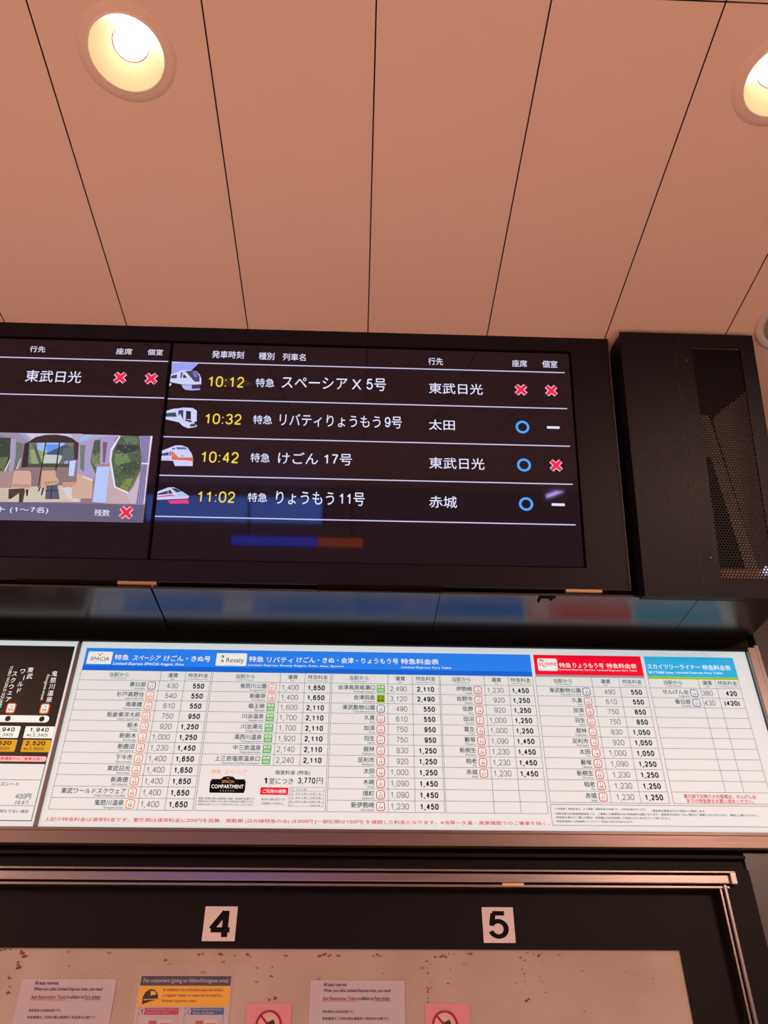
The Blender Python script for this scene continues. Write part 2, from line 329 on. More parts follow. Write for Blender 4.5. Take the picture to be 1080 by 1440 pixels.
LOUNGE = [((140,118,130),[(-1182.9,302.7),(-498.4,299.5),(-498.2,85.0),(-1150.2,84.2)]),((148,142,165),[(-1004.7,299.9),(-813.3,300.2),(-786.3,283.3),(-795.7,273.8),(-852.5,292.7),(-1002.6,288.8)]),((202,196,226),[(-813.3,300.2),(-665.0,302.2),(-661.8,278.1),(-785.8,280.5)]),((150,160,210),[(-813.2,299.7),(-798.1,299.7),(-781.0,287.1),(-786.0,281.4)]),((110,120,112),[(-785.4,277.8),(-673.9,280.6),(-667.8,216.9),(-779.0,214.2)]),((150,185,235),[(-766.0,277.3),(-702.3,279.0),(-701.2,270.7),(-738.6,250.9),(-763.4,259.9)]),((88,150,232),[(-745.2,272.9),(-715.0,273.6),(-716.9,262.9),(-738.7,251.3)]),((140,162,108),[(-763.4,259.9),(-745.8,254.4),(-738.5,250.4),(-748.0,223.7),(-771.2,223.1),(-780.1,259.4)]),((192,198,198),[(-749.0,241.9),(-736.7,249.2),(-715.0,250.1),(-702.3,243.1),(-708.3,226.1),(-748.2,225.1)]),((62,82,110),[(-740.3,250.9),(-703.1,272.5),(-687.8,271.0),(-701.2,246.7),(-738.1,247.3)]),((90,100,105),[(-703.2,261.4),(-679.6,273.1),(-668.7,217.5),(-703.6,216.6)]),((165,160,180),[(-697.2,230.4),(-687.7,234.3),(-685.3,217.1),(-693.6,216.3)]),((84,84,90),[(-777.5,275.2),(-766.1,266.8),(-746.0,223.7),(-752.6,221.4)]),((70,66,62),[(-778.6,223.0),(-669.8,225.6),(-668.6,216.9),(-777.3,214.3)]),((50,35,41),[(-785.7,279.6),(-771.5,291.1),(-748.8,297.3),(-725.4,298.8),(-701.3,295.7),(-683.6,289.6),(-673.8,282.5),(-673.4,279.1),(-785.2,276.3)]),((46,32,38),[(-794.7,272.9),(-784.4,278.7),(-777.8,214.3),(-793.2,213.2)]),((62,46,46),[(-681.5,280.4),(-669.7,280.7),(-665.8,235.7),(-674.2,235.5)]),((45,60,50),[(-968.6,286.0),(-826.5,287.8),(-821.3,240.1),(-831.9,198.2),(-951.5,193.5)]),((92,112,70),[(-956.8,222.2),(-827.1,240.0),(-830.9,201.8),(-952.2,197.1)]),((106,114,110),[(-815.4,276.1),(-797.2,272.8),(-797.2,235.2),(-803.0,208.8),(-808.9,204.1),(-811.6,236.7)]),((166,152,188),[(-828.7,285.9),(-815.9,284.4),(-810.3,236.7),(-811.6,195.1),(-820.1,194.9),(-821.5,225.5)]),((225,220,232),[(-822.6,232.8),(-820.4,234.7),(-828.6,197.9),(-831.9,198.2)]),((215,210,225),[(-798.9,235.2),(-796.8,236.1),(-801.3,208.8),(-804.2,208.8)]),((134,114,116),[(-793.7,213.2),(-667.7,216.2),(-662.2,175.3),(-790.0,168.8)]),((205,190,178),[(-816.2,162.8),(-651.2,173.8),(-645.6,131.3),(-971.1,124.0),(-977.8,159.1)]),((35,26,31),[(-747.4,278.7),(-744.4,278.8),(-745.3,164.1),(-747.8,164.0)]),((35,26,31),[(-715.4,278.6),(-712.4,278.7),(-711.2,207.9),(-714.1,208.2)]),((168,134,134),[(-984.3,192.7),(-808.1,204.2),(-806.3,162.2),(-977.1,155.5)]),((207,166,152),[(-807.2,203.8),(-802.4,205.2),(-772.6,205.5),(-769.2,201.5),(-764.0,176.5),(-764.1,160.5),(-803.8,162.2),(-806.7,164.8),(-807.9,182.6)]),((188,142,130),[(-805.5,172.8),(-765.7,171.1),(-765.4,164.0),(-804.9,164.0)]),((42,32,36),[(-774.6,159.3),(-768.0,159.5),(-767.4,142.7),(-770.3,142.6)]),((203,162,142),[(-744.5,206.2),(-714.0,207.9),(-709.3,192.1),(-702.2,183.3),(-702.9,176.1),(-733.7,161.2),(-741.1,164.5)]),((182,136,112),[(-734.7,179.0),(-706.9,181.4),(-706.4,177.8),(-733.6,171.8)]),((42,30,34),[(-744.3,166.3),(-740.4,167.2),(-743.4,154.7),(-746.2,154.7)]),((42,30,34),[(-737.2,162.9),(-732.6,164.7),(-734.7,146.1),(-737.9,145.1)]),((196,146,124),[(-693.3,179.0),(-652.2,180.9),(-648.6,154.2),(-656.4,163.0),(-691.5,165.7)]),((208,205,215),[(-691.5,165.7),(-673.5,167.5),(-654.2,147.0),(-652.1,131.2),(-676.4,140.3)]),((62,50,50),[(-813.2,159.3),(-777.5,161.9),(-775.3,153.1),(-776.3,123.1),(-784.5,123.0),(-787.9,150.2),(-805.1,134.8),(-810.2,135.6)]),((76,86,106),[(-728.4,170.2),(-703.5,171.7),(-693.7,137.3),(-727.1,136.5)]),((45,48,60),[(-729.2,158.6),(-699.8,160.2),(-699.0,157.5),(-729.1,155.9)]),((45,48,60),[(-717.0,170.8),(-714.5,170.9),(-712.9,136.9),(-716.1,136.8)]),((200,180,170),[(-976.8,153.8),(-816.2,157.5),(-809.8,132.9),(-808.9,127.7),(-971.1,124.0)]),((190,206,250),[(-684.1,232.2),(-669.9,234.7),(-669.4,194.5),(-681.5,195.1)]),((176,168,198),[(-688.2,301.0),(-575.9,300.6),(-586.8,290.4),(-669.2,278.4),(-686.7,290.0)]),((150,190,235),[(-666.9,291.6),(-652.1,300.8),(-639.9,298.9),(-667.5,280.6)]),((166,152,196),[(-668.2,278.4),(-619.4,295.0),(-612.9,227.7),(-623.2,184.7),(-662.7,200.8)]),((105,120,112),[(-664.8,273.0),(-652.5,273.3),(-651.8,252.6),(-647.6,205.4),(-657.5,213.7)]),((72,88,80),[(-633.8,285.9),(-619.9,288.4),(-613.6,229.8),(-618.0,197.6),(-636.2,231.4)]),((115,130,80),[(-633.7,250.9),(-616.6,253.5),(-614.3,231.9),(-621.4,216.7),(-634.2,231.4)]),((207,168,150),[(-663.0,202.9),(-624.5,186.8),(-620.5,140.6),(-666.1,139.5),(-670.1,168.8),(-660.2,175.3)]),((232,214,200),[(-648.3,195.8),(-624.5,186.8),(-624.4,183.0),(-647.8,192.2)]),((164,152,204),[(-619.4,295.0),(-584.0,300.4),(-590.6,247.7),(-591.0,226.0),(-612.7,225.5)]),((122,94,98),[(-613.3,282.0),(-602.8,282.3),(-601.7,229.7),(-606.8,229.5)]),((165,130,130),[(-623.6,226.3),(-589.1,227.2),(-589.2,219.6),(-623.8,219.9)]),((193,168,172),[(-590.2,228.2),(-572.5,171.1),(-541.2,154.9),(-513.8,191.5),(-516.8,129.3),(-588.8,128.8)]),((200,180,200),[(-542.7,150.7),(-532.1,161.4),(-517.7,208.5),(-518.0,157.6),(-519.9,130.3),(-530.6,130.1)]),((228,224,240),[(-576.8,299.4),(-573.3,298.4),(-588.2,260.8),(-587.9,236.9),(-570.1,171.1),(-540.1,158.7),(-540.1,153.9),(-573.2,168.9),(-592.1,235.7),(-592.7,265.0)]),((76,96,76),[(-573.6,297.3),(-529.2,299.6),(-518.2,244.0),(-517.8,212.8),(-540.1,158.7),(-570.1,171.1),(-587.9,236.9),(-585.5,263.0)]),((50,55,70),[(-579.1,276.3),(-529.0,275.4),(-525.6,262.3),(-562.6,254.9),(-581.5,263.1)]),((110,135,88),[(-582.2,252.2),(-554.7,255.1),(-539.8,229.4),(-558.1,216.1),(-579.4,228.5)]),((118,140,70),[(-547.3,190.7),(-531.8,193.2),(-537.3,171.9),(-541.9,161.2),(-560.5,169.2)]),((60,80,60),[(-567.3,226.6),(-522.9,238.5),(-520.6,217.0),(-536.4,199.5),(-564.5,203.1)]),((96,120,92),[(-567.2,294.2),(-531.2,295.1),(-531.7,281.9),(-557.4,279.0)]),((152,140,190),[(-529.7,300.0),(-498.6,300.8),(-500.5,223.9),(-500.2,128.7),(-519.2,129.3),(-515.8,212.8),(-518.2,244.0)]),((92,80,128),[(-525.2,299.7),(-523.6,299.7),(-513.0,223.6),(-515.5,129.4),(-517.0,129.3),(-514.2,223.6)]),((92,80,128),[(-519.8,299.8),(-518.2,299.8),(-510.6,223.7),(-510.6,129.5),(-512.2,129.4),(-511.8,223.7)]),((92,80,128),[(-514.4,299.9),(-512.8,300.0),(-508.2,223.7),(-505.7,129.6),(-507.3,129.6),(-509.4,223.7)]),((92,80,128),[(-509.0,300.1),(-507.4,300.1),(-505.9,223.8),(-500.9,129.7),(-502.4,129.7),(-507.0,223.8)]),((92,80,128),[(-503.6,300.2),(-502.0,300.3),(-503.5,223.9),(-496.0,129.8),(-497.6,129.8),(-504.7,223.8)]),((230,226,240),[(-503.2,300.7),(-498.6,300.8),(-500.3,226.1),(-499.2,129.1),(-501.6,129.1),(-502.5,226.0)]),((225,222,240),[(-517.2,231.7),(-499.3,231.5),(-499.3,227.8),(-516.9,228.3)]),((178,198,255),[(-619.4,219.5),(-589.9,220.3),(-588.7,130.4),(-618.4,131.9)])]
HEAD_BLUE = [
    ('特急', -576.7, -543.1, 754.0, 768.0, 'w', 1, 0),
    ('スペーシア', -534.5, -467.7, 753.5, 766.5, 'w', 1, 0.25),
    ('けごん・きぬ号', -460.1, -350.8, 752.5, 767.6, 'w', 1, 0),
    ('Limited Express SPACIA Kegon, Kinu', -577.7, -411.1, 739.9, 748.3, 'w', 1, 0.15),
    ('特急', -259.3, -224.6, 754.0, 768.5, 'w', 1, 0),
    ('リバティ', -216.3, -154.4, 753.2, 767.4, 'w', 1, 0),
    ('けごん・きぬ・会津・りょうもう号', -145.9, 96.9, 753.9, 768.6, 'w', 1, 0),
    ('Limited Express Revaty Kegon, Kinu, Aizu, Ryomo', -260.5, -32.1, 742.6, 748.4, 'w', 1, 0.15),
    ('特急料金表', 103.3, 194.7, 754.1, 768.5, 'w', 1, 0),
    ('Limited Express Fare Table', 103.9, 224.4, 742.5, 748.4, 'w', 1, 0.1),
]
HEAD_RED = [
    ('特急', 485.5, 514.1, 751.7, 763.8, 'w', 1, 0),
    ('りょうもう号', 518.9, 593.7, 751.2, 763.7, 'w', 1, 0),
    ('特急料金表', 600.6, 673.7, 751.4, 763.9, 'w', 1, 0),
    ('Limited Express Ryomo', 485.2, 571.5, 743.0, 748.5, 'w', 1, 0),
    ('Limited Express Fare Table', 576.0, 673.1, 742.6, 748.1, 'w', 1, 0),
]
HEAD_SKY = [
    ('スカイツリーライナー', 700.8, 829.4, 751.6, 763.6, 'w', 1, 0),
    ('特急料金表', 835.3, 904.4, 750.4, 763.5, 'w', 1, 0),
    ('SKYTREE Liner', 700.6, 762.5, 739.8, 745.5, 'w', 1, 0),
    ('Limited Express Fare Table', 767.8, 880.9, 739.1, 745.6, 'w', 1, 0),
]
COMPARTMENT = [
    ('特急', -315.0, -294.3, 491.6, 500.9, 'o', 0, 0),
    ('スペーシア', -286.7, -237.5, 491.1, 500.5, 'o', 0, 0.25),
    ('COMPARTMENT', -310.8, -241.6, 460.3, 468.3, 'w', 1, 0),
    ('THE', -280.4, -274.1, 480.4, 483.6, 'g', 1, 0),
    ('SPACIA', -289.7, -262.5, 471.7, 477.8, 'g', 1, 0),
    ('個室料金 (特急)', -176.2, -99.3, 489.7, 500.1, 'k', 0.4, 0),
    ('1', -198.3, -192.0, 472.0, 483.8, 'k', 1, 0),
    ('室につき', -187.8, -135.4, 470.8, 483.8, 'k', 0, 0),
    ('3,770', -125.0, -87.3, 470.2, 485.1, 'k', 1, 0),
    ('円', -84.2, -70.7, 471.9, 484.9, 'k', 0, 0),
    ('ご利用の組数', -199.6, -148.7, 451.1, 459.6, 'w', 1, 0),
    ('表記の人数を超えての', -201.3, -150.8, 435.9, 440.8, 'k', 0, 0),
    ('ご利用はできません。', -201.1, -151.7, 427.2, 432.3, 'k', 0, 0),
    ('個室ご利用の場合は乗車券と個室・特急券が必要です。', -334.9, -215.9, 436.6, 441.4, 'k', 0, 0),
    ('個室料金はご利用になる人数分の特急料金に加算されます。', -334.8, -215.9, 430.9, 435.1, 'k', 0, 0),
    ('特急券は当社ホームページでお買い求めいただくこともできます。', -334.8, -216.3, 424.6, 428.8, 'k', 0, 0),
    ('大人 4 名', -127.3, -106.0, 457.6, 461.6, 'k', 0, 0),
    ('1', -139.8, -137.3, 457.6, 461.6, 'k', 0, 0),
    ('大人 3 名 + 小児 1 名', -128.4, -74.3, 449.1, 453.1, 'k', 0, 0),
    ('2', -139.9, -137.4, 449.2, 453.2, 'k', 0, 0),
    ('大人 2 名 + 小児 2 名', -128.4, -74.5, 440.8, 444.8, 'k', 0, 0),
    ('3', -139.9, -137.4, 440.9, 444.8, 'k', 0, 0),
    ('大人 1 名 + 小児 3 名', -128.5, -74.8, 432.6, 436.5, 'k', 0, 0),
    ('4', -140.0, -137.5, 432.6, 436.5, 'k', 0, 0),
    ('小児 4 名', -96.7, -75.0, 424.7, 428.6, 'k', 0, 0),
    ('5', -140.0, -137.5, 424.4, 428.3, 'k', 0, 0),
]
NOTE_SPANS = [('上記の特急料金は通常料金です。繁忙期は通常料金に200円を加算、閑散期 (日光線特急のみ) は200円 [一部区間は150円] を減額した料金となります。※浅草～久喜・南栗橋間でのご乗車を除く。', -649.6, 417.0, 388.6, 397.9, 'r', 0.5, 0)]
INFO_TEXT = [
    ('・小児運賃・通常料金は、大人運賃・通常料金の半額です。(10円未満は切り上げ)', 429.9, 629.8, 421.7, 426.5, 'k', 0, 0),
    ('・特急券は乗車日の1ヶ月前から発売します。', 641.3, 762.2, 419.7, 424.4, 'k', 0, 0),
    ('・特急列車は全車両座席指定です。ご乗車には乗車券のほか特急券が必要となります。特急券をお持ちでない場合はご乗車になれませんので、事前にご購入ください。', 429.5, 876.1, 412.0, 416.7, 'k', 0, 0),
    ('・特急券を車内でご購入の際は、所定額に200円加算した料金となりますのでご了承ください。', 429.2, 682.5, 404.2, 408.9, 'k', 0, 0),
    ('・鉄道線運賃には鉄道駅バリアフリー料金(10円)が含まれます。', 429.1, 599.1, 396.0, 400.6, 'k', 0, 0),
    ('春日部でお降りのお客様は、せんげん台', 721.3, 881.9, 448.8, 458.0, 'r', 1, 0),
    ('までの特急券をお買い求めください。', 725.8, 874.7, 438.9, 448.0, 'r', 1, 0),
]
ROUTE_VERTICAL = [
    ('鬼', -707.1, 717.4, 11),
    ('怒', -706.3, 701.4, 11),
    ('川', -705.5, 685.6, 11),
    ('温', -704.7, 669.9, 11),
    ('泉', -703.9, 654.4, 11),
    ('東', -764.6, 725.7, 11),
    ('武', -762.7, 710.1, 11),
    ('ワ', -781.6, 721.5, 11),
    ('ー', -780.2, 705.9, 11),
    ('ル', -778.8, 690.4, 11),
    ('ド', -777.4, 675.1, 11),
    ('ス', -798.6, 715.3, 11),
    ('ク', -798.0, 699.6, 11),
    ('ウ', -797.3, 684.0, 11),
    ('ェ', -796.7, 668.6, 11),
    ('ア', -796.1, 653.3, 11),
]
ROUTE_TEXT = [
    ('1,940', -728.4, -687.6, 577.7, 588.5, 'k', 1, 0),
    ('※(3,340)', -733.4, -687.6, 566.2, 575.5, 'k', 0, 0),
    ('2,520', -730.2, -687.7, 547.2, 558.1, 'k', 1, 0),
    ('※(3,920)', -732.4, -688.7, 536.0, 544.7, 'k', 0, 0),
    ('1,940', -803.5, -762.4, 577.5, 588.2, 'k', 1, 0),
    ('※(3,340)', -809.5, -763.5, 566.0, 575.2, 'k', 0, 0),
    ('2,520', -805.8, -761.7, 547.0, 557.9, 'k', 1, 0),
    ('※(3,920)', -807.7, -763.1, 535.8, 544.5, 'k', 0, 0),
    ('※南栗橋間でのご乗車を除く。', -789.9, -679.0, 515.1, 522.6, 'p', 1, 0),
    ('ボックスシート', -792.7, -721.4, 460.6, 469.1, 'k', 0, 0),
    ('400円', -722.0, -689.8, 433.8, 444.9, 'k', 0, 0),
    ('2名まで', -720.1, -691.0, 423.1, 431.2, 'k', 0, 0),
    ('※特急券をお持ちでない場合', -798.0, -686.3, 405.5, 412.5, 'k', 0, 0),
]

# ------------------------------------------------------------------ the room
b = MB(); b.box(-6, 6, -9, 2.3, -0.05, 0.0, M_floor); b.build('floor', kind='structure')

PITCH, SEAM0, GAP = 0.30, -0.5918, 0.0028
HOLES = {}                                     # plank index -> (x, y, radius) of a round cut-out
LAMPS = [(-0.440, 0.686), (0.764, 0.6887)]
for x, y in LAMPS: HOLES[math.floor((x - SEAM0) / PITCH)] = (x, y, 0.0725)
b = MB()
Y0, Y1 = -4.5, 2.3
CROSS = 0.564                                   # joint across the panels
for k in range(-12, 14):
    x0, x1 = SEAM0 + k * PITCH + GAP / 2, SEAM0 + (k + 1) * PITCH - GAP / 2
    z, zt = Z(CEIL), Z(CEIL) + 0.012
    def sheet(ya, yb):
        for p_, q_ in ((ya, min(yb, CROSS - GAP / 2)), (max(ya, CROSS + GAP / 2), yb)) if ya < CROSS < yb else ((ya, yb),):
            b.face([(x0, p_, z), (x0, q_, z), (x1, q_, z), (x1, p_, z)], M_ceil)
    if k in HOLES:
        hx, hy, hr = HOLES[k]; w = 0.10; ya, yb = hy - w, hy + w
        sheet(Y0, ya); sheet(yb, Y1)
        n = 64; inner = []; outer = []
        for i in range(n):
            a = 2 * PI * (i + 0.5) / n; ca, sa = math.cos(a), math.sin(a)
            inner.append((hx + hr * ca, hy + hr * sa, z))
            t = min(((x1 - hx) if ca > 0 else (x0 - hx)) / ca if abs(ca) > 1e-9 else 9, (w if sa > 0 else -w) / sa if abs(sa) > 1e-9 else 9)
            outer.append((hx + t * ca, hy + t * sa, z))
        for i in range(n):
            j = (i + 1) % n; pts = [outer[i], inner[i], inner[j], outer[j]]
            if abs(outer[i][0] - outer[j][0]) > 1e-6 and abs(outer[i][1] - outer[j][1]) > 1e-6:
                cx = outer[i][0] if abs(outer[i][0] - x0) < 1e-6 or abs(outer[i][0] - x1) < 1e-6 else outer[j][0]
                cy = outer[i][1] if abs(abs(outer[i][1] - hy) - w) < 1e-6 else outer[j][1]
                pts.append((cx, cy, z))
            b.face(pts, M_ceil)
    else: sheet(Y0, Y1)
    for xe, s_ in ((x0, 1), (x1, -1)):         # folded edges of the panel
        q = [(xe, Y0, z), (xe, Y1, z), (xe, Y1, zt), (xe, Y0, zt)]
        b.face(q if s_ > 0 else q[::-1], M_gap)
b.face([(-4.2, Y0, Z(CEIL) + 0.16), (-4.2, Y1, Z(CEIL) + 0.16), (3.7, Y1, Z(CEIL) + 0.16), (3.7, Y0, Z(CEIL) + 0.16)], M_gap)
b.build('ceiling', kind='structure')

b = MB(); b.box(-4, 4, 1.80, 1.84, 0, Z(CEIL), M_concrete); b.build('wall_back', kind='structure')
b = MB(); b.box(0.826, 0.99, 1.728, 1.80, 0, Z(0.34), M_grey); b.box(0.99, 2.2, 1.728, 1.80, 0, Z(1.2), M_grey); b.build('wall_right', kind='structure')

# glossy black soffit under the display, in panels with open joints
b = MB()
for x0, x1 in ((-2.2, -0.4615), (-0.4575, 0.1800), (0.1816, 0.7668), (0.7684, 0.967)):
    b.box(x0, x1, 1.513, 1.80, Z(0.8333), Z(0.8385), M_blackgloss)
b.box(-2.2, 0.965, 1.53, 1.80, Z(0.839), Z(0.845), M_void)
b.build('trim_1', kind='structure')
# dark strip between the soffit and the fare board
b = MB(); b.box(-2.2, 0.967, 1.722, 1.80, Z(0.806), Z(0.833), M_dark); b.build('trim_2', kind='structure')
# dark fascia between the fare board and the ticket window
b = MB(); b.box(-2.2, 0.826, 1.735, 1.80, Z(0.305), Z(0.345), M_dark)
b.box(-2.2, 0.826, 1.722, 1.735, Z(0.327), Z(0.3335), M_dark); b.build('trim_3', kind='structure')

# ------------------------------------------------------------------ ticket window below the board
win = empty('window_1', (0.0, 1.74, Z(-0.5)), kind='structure')
b = MB(); b.box(-2.2, 0.826, 1.722, 1.80, Z(0.1585), Z(0.305), M_dark); b.box(0.6485, 0.826, 1.722, 1.80, Z(-0.7), Z(0.1585), M_dark)
b.build('header_panel', win)
def stained(name, rgb):
    m = mat(name, rgb, 0.5, srgb=False); nt = m.node_tree; p = nt.nodes['Principled BSDF']
    tc = nt.nodes.new('ShaderNodeTexCoord'); n = nt.nodes.new('ShaderNodeTexNoise'); n.inputs['Scale'].default_value = 7; n.inputs['Detail'].default_value = 5
    r = nt.nodes.new('ShaderNodeValToRGB')
    r.color_ramp.elements[0].position = 0.35; r.color_ramp.elements[0].color = (rgb[0] * 0.86, rgb[1] * 0.84, rgb[2] * 0.80, 1)
    r.color_ramp.elements[1].position = 0.65; r.color_ramp.elements[1].color = (*rgb, 1)
    nt.links.new(tc.outputs['Object'], n.inputs['Vector']); nt.links.new(n.outputs['Fac'], r.inputs['Fac']); nt.links.new(r.outputs['Color'], p.inputs['Base Color'])
    return m
M_blind = stained('worn_cream_board', (0.425, 0.335, 0.30))
b = MB(); b.box(-2.2, 0.6485, 1.726, 1.80, Z(-0.7), Z(0.1585), M_blind); b.build('closing_board', win)
# old tape residue left on the board
random.seed(4)
b = MB(); M_tape = mat('tape_residue', (124, 82, 62), 0.8, spec=.1); M_tape2 = mat('tape_residue_pale', (150, 110, 92), 0.7)
def BOARD(x, z, c=0.0): return (x, 1.726 - c, Z(z))
def fleck(x, z, s, elong=1.0, m=None):
    n = random.randint(5, 8); a0 = random.random() * 6
    b.poly([(x + s * elong * random.uniform(.4, 1) * math.cos(a0 + 2 * PI * i / n), z + s * random.uniform(.4, 1) * math.sin(a0 + 2 * PI * i / n)) for i in range(n)], BOARD, 0.0004 + random.random() * 0.0002, m or M_tape)
for x, z, n, dx, dz, s in ((-0.633, 0.137, 16, .006, .016, .0045), (-0.645, 0.09, 10, .004, .02, .003), (-0.655, 0.155, 7, .02, .002, .003), (-0.13, 0.147, 4, .02, .001, .0025), (-0.148, 0.128, 3, .006, .002, .003), (-0.148, 0.108, 5, .006, .005, .003), (-0.149, 0.077, 6, .008, .003, .003),
                           (-0.045, 0.148, 14, .02, .003, .003), (0.055, 0.1475, 8, .014, .002, .0025), (0.147, 0.105, 26, .0012, .035, .0018), (0.1535, 0.10, 12, .0008, .035, .001), (0.175, 0.146, 12, .016, .0012, .0025), (0.215, 0.150, 12, .05, .002, .0022), (0.19, 0.125, 2, .004, .001, .002), (0.188, 0.102, 2, .003, .001, .002),
                           (0.335, 0.142, 5, .01, .006, .002), (0.333, 0.123, 5, .004, .008, .0025), (0.336, 0.10, 5, .003, .006, .002), (0.338, 0.078, 6, .004, .009, .0025), (0.366, 0.12, 4, .002, .02, .0016), (0.370, 0.085, 4, .003, .02, .0016), (0.44, 0.056, 2, .004, .001, .0018),
                           (-0.25, 0.147, 14, .06, .003, .003), (-0.37, 0.140, 3, .012, .002, .003), (0.35, 0.150, 8, .03, .003, .0025)):
    for i in range(max(1, n // 2)): fleck(x + random.uniform(-dx, dx), z + random.uniform(-dz, dz), s * random.uniform(.5, 1.1), 1.8)
for i in range(26): fleck(random.uniform(-.66, .62), random.uniform(.10, .155), random.uniform(.001, .003), 2.5, M_tape2)
b.build('tape_residue', win, kind='stuff')
# steel rail over the window with folded lips, and the post at its end
b = MB()
b.bevel_box(-2.2, 0.776, 1.690, 1.722, Z(0.2735), Z(0.2905), 0.002, M_steel)
b.bevel_box(-2.2, 0.779, 1.683, 1.722, Z(0.2925), Z(0.2965), 0.001, M_steel)
b.bevel_box(-2.2, 0.766, 1.694, 1.722, Z(0.2655), Z(0.2705), 0.001, M_steel)
b.box(-2.2, 0.774, 1.698, 1.722, Z(0.2700), Z(0.2930), M_void)
b.bevel_box(0.766, 0.780, 1.683, 1.722, Z(0.2715), Z(0.2965), 0.002, M_steel)
b.build('top_rail', win)
b = MB(); b.bevel_box(0.7440, 0.7490, 1.696, 1.722, Z(-0.7), Z(0.2705), 0.001, M_steel); b.bevel_box(0.7505, 0.7590, 1.690, 1.722, Z(-0.7), Z(0.2735), 0.0025, M_steel)
b.build('side_post', win)
b = MB(); b.bevel_box(0.30, 0.345, 1.6925, 1.70, Z(0.2675), Z(0.2735), 0.001, M_brass); b.build('latch_plate', win)

# window numbers
def number_sign(ch, x0, x1, z0, z1, gx, label):
    t = empty('number_sign', ((x0 + x1) / 2, 1.7215, Z(z0)), label, 'sign', 'square number signs over the ticket windows')
    b = MB(); b.box(x0, x1, 1.7195, 1.7218, Z(z0), Z(z1), mat('sign_card', (0.66, 0.58, 0.62), 0.4, srgb=False)); b.build('card', t)
    b = MB(); b.text(ch, lambda x, z, c: (x, 1.7193 - c, Z(z)), 0, M_ink, fit=gx, bold=.8); b.build('numeral', t)
number_sign('4', -0.2925, -0.2288, 0.1705, 0.2312, (-0.2815, -0.2405, 0.1775, 0.2245), 'white square sign with black numeral 4 over the cream board')
number_sign('5', 0.2595, 0.3225, 0.1695, 0.2325, (0.2705, 0.3110, 0.1765, 0.2255), 'white square sign with black numeral 5 over the cream board')

# ------------------------------------------------------------------ paper notices taped on the board
M_paper = mat('laminated_paper', (0.47, 0.415, 0.50), 0.28, srgb=False)
M_redink = mat('red_ink', (150, 20, 40), 0.6, spec=0.1)
M_film = bpy.data.materials.new('clear_tape'); M_film.use_nodes = True
_p = M_film.node_tree.nodes['Principled BSDF']; _p.inputs['Base Color'].default_value = (0.85, 0.75, 0.72, 1); _p.inputs['Roughness'].default_value = 0.12; _p.inputs['Alpha'].default_value = 0.07
_n = M_film.node_tree.nodes.new('ShaderNodeTexNoise'); _n.inputs['Scale'].default_value = 45
_b = M_film.node_tree.nodes.new('ShaderNodeBump'); _b.inputs['Strength'].default_value = 0.5; _b.inputs['Distance'].default_value = 0.004
M_film.node_tree.links.new(_n.outputs['Fac'], _b.inputs['Height']); M_film.node_tree.links.new(_b.outputs[0], _p.inputs['Normal'])

def PAPER(x, z, c=0.0): return (x, 1.7245 - c, Z(z))
def seat_notice(x0, x1, zt, label):
    z0 = zt - 0.125; dx = x0 + 0.6215; dz = zt - 0.107
    t = empty('paper_notice', ((x0 + x1) / 2, 1.7255, Z(z0)), label, 'notice', 'seat reservation notices')
    b = MB(); b.box(x0, x1, 1.7247, 1.7258, Z(z0), Z(zt), M_paper); b.build('sheet', t)
    b = MB()
    for tx, a, e, zb, h in (('All seats reserved.', -.5962, -.5517, .0975, .0060), ('When you take Limited Express train, you need', -.5960, -.4683, .0865, .0070)):
        b.text(tx, PAPER, .0003, M_ink, fit=(a + dx, e + dx, zb + dz, zb + h + dz), bold=.15)
    b.text('in addition to', PAPER, .0003, M_ink, fit=(-.531 + dx, -.501 + dx, .0752 + dz, .0810 + dz), bold=.15)
    b.text('Fare ticket.', PAPER, .0003, M_ink, fit=(-.499 + dx, -.4689 + dx, .0752 + dz, .0810 + dz), bold=.15)
    b.rect(-.499 + dx, -.4689 + dx, .0735 + dz, .0740 + dz, PAPER, .0003, M_ink)
    b.text('特急電車は全席指定席です。', PAPER, .0003, M_ink, fit=(-.5967 + dx, -.5375 + dx, .0545 + dz, .0592 + dz))
    b.text('特急電車をご利用の際は乗車券と特急券が必要です。', PAPER, .0003, M_ink, fit=(-.5965 + dx, -.4704 + dx, .0437 + dz, .0484 + dz))
    b.build('lettering', t)
    b = MB(); b.text('Seat Reservation Ticket', PAPER, .0003, M_redink, fit=(-.5971 + dx, -.533 + dx, .0752 + dz, .0810 + dz), bold=.15)
    b.rect(-.599 + dx, -.532 + dx, .0732 + dz, .0738 + dz, PAPER, .0003, M_redink); b.build('red_lettering', t, 'underlined red words')
    if x0 > -.5: return
    b = MB(); b.rect(-.565 + dx, -.466 + dx, .070 + dz, .086 + dz, PAPER, .0008, M_film); b.build('clear_tape', t, kind=None)
seat_notice(-0.6215, -0.4448, 0.1072, 'paper seat reservation notice with clear tape across its words, beside the yellow-banded poster')
seat_notice(-0.0775, 0.1025, 0.1058, 'paper seat reservation notice between the two pink prohibition signs')

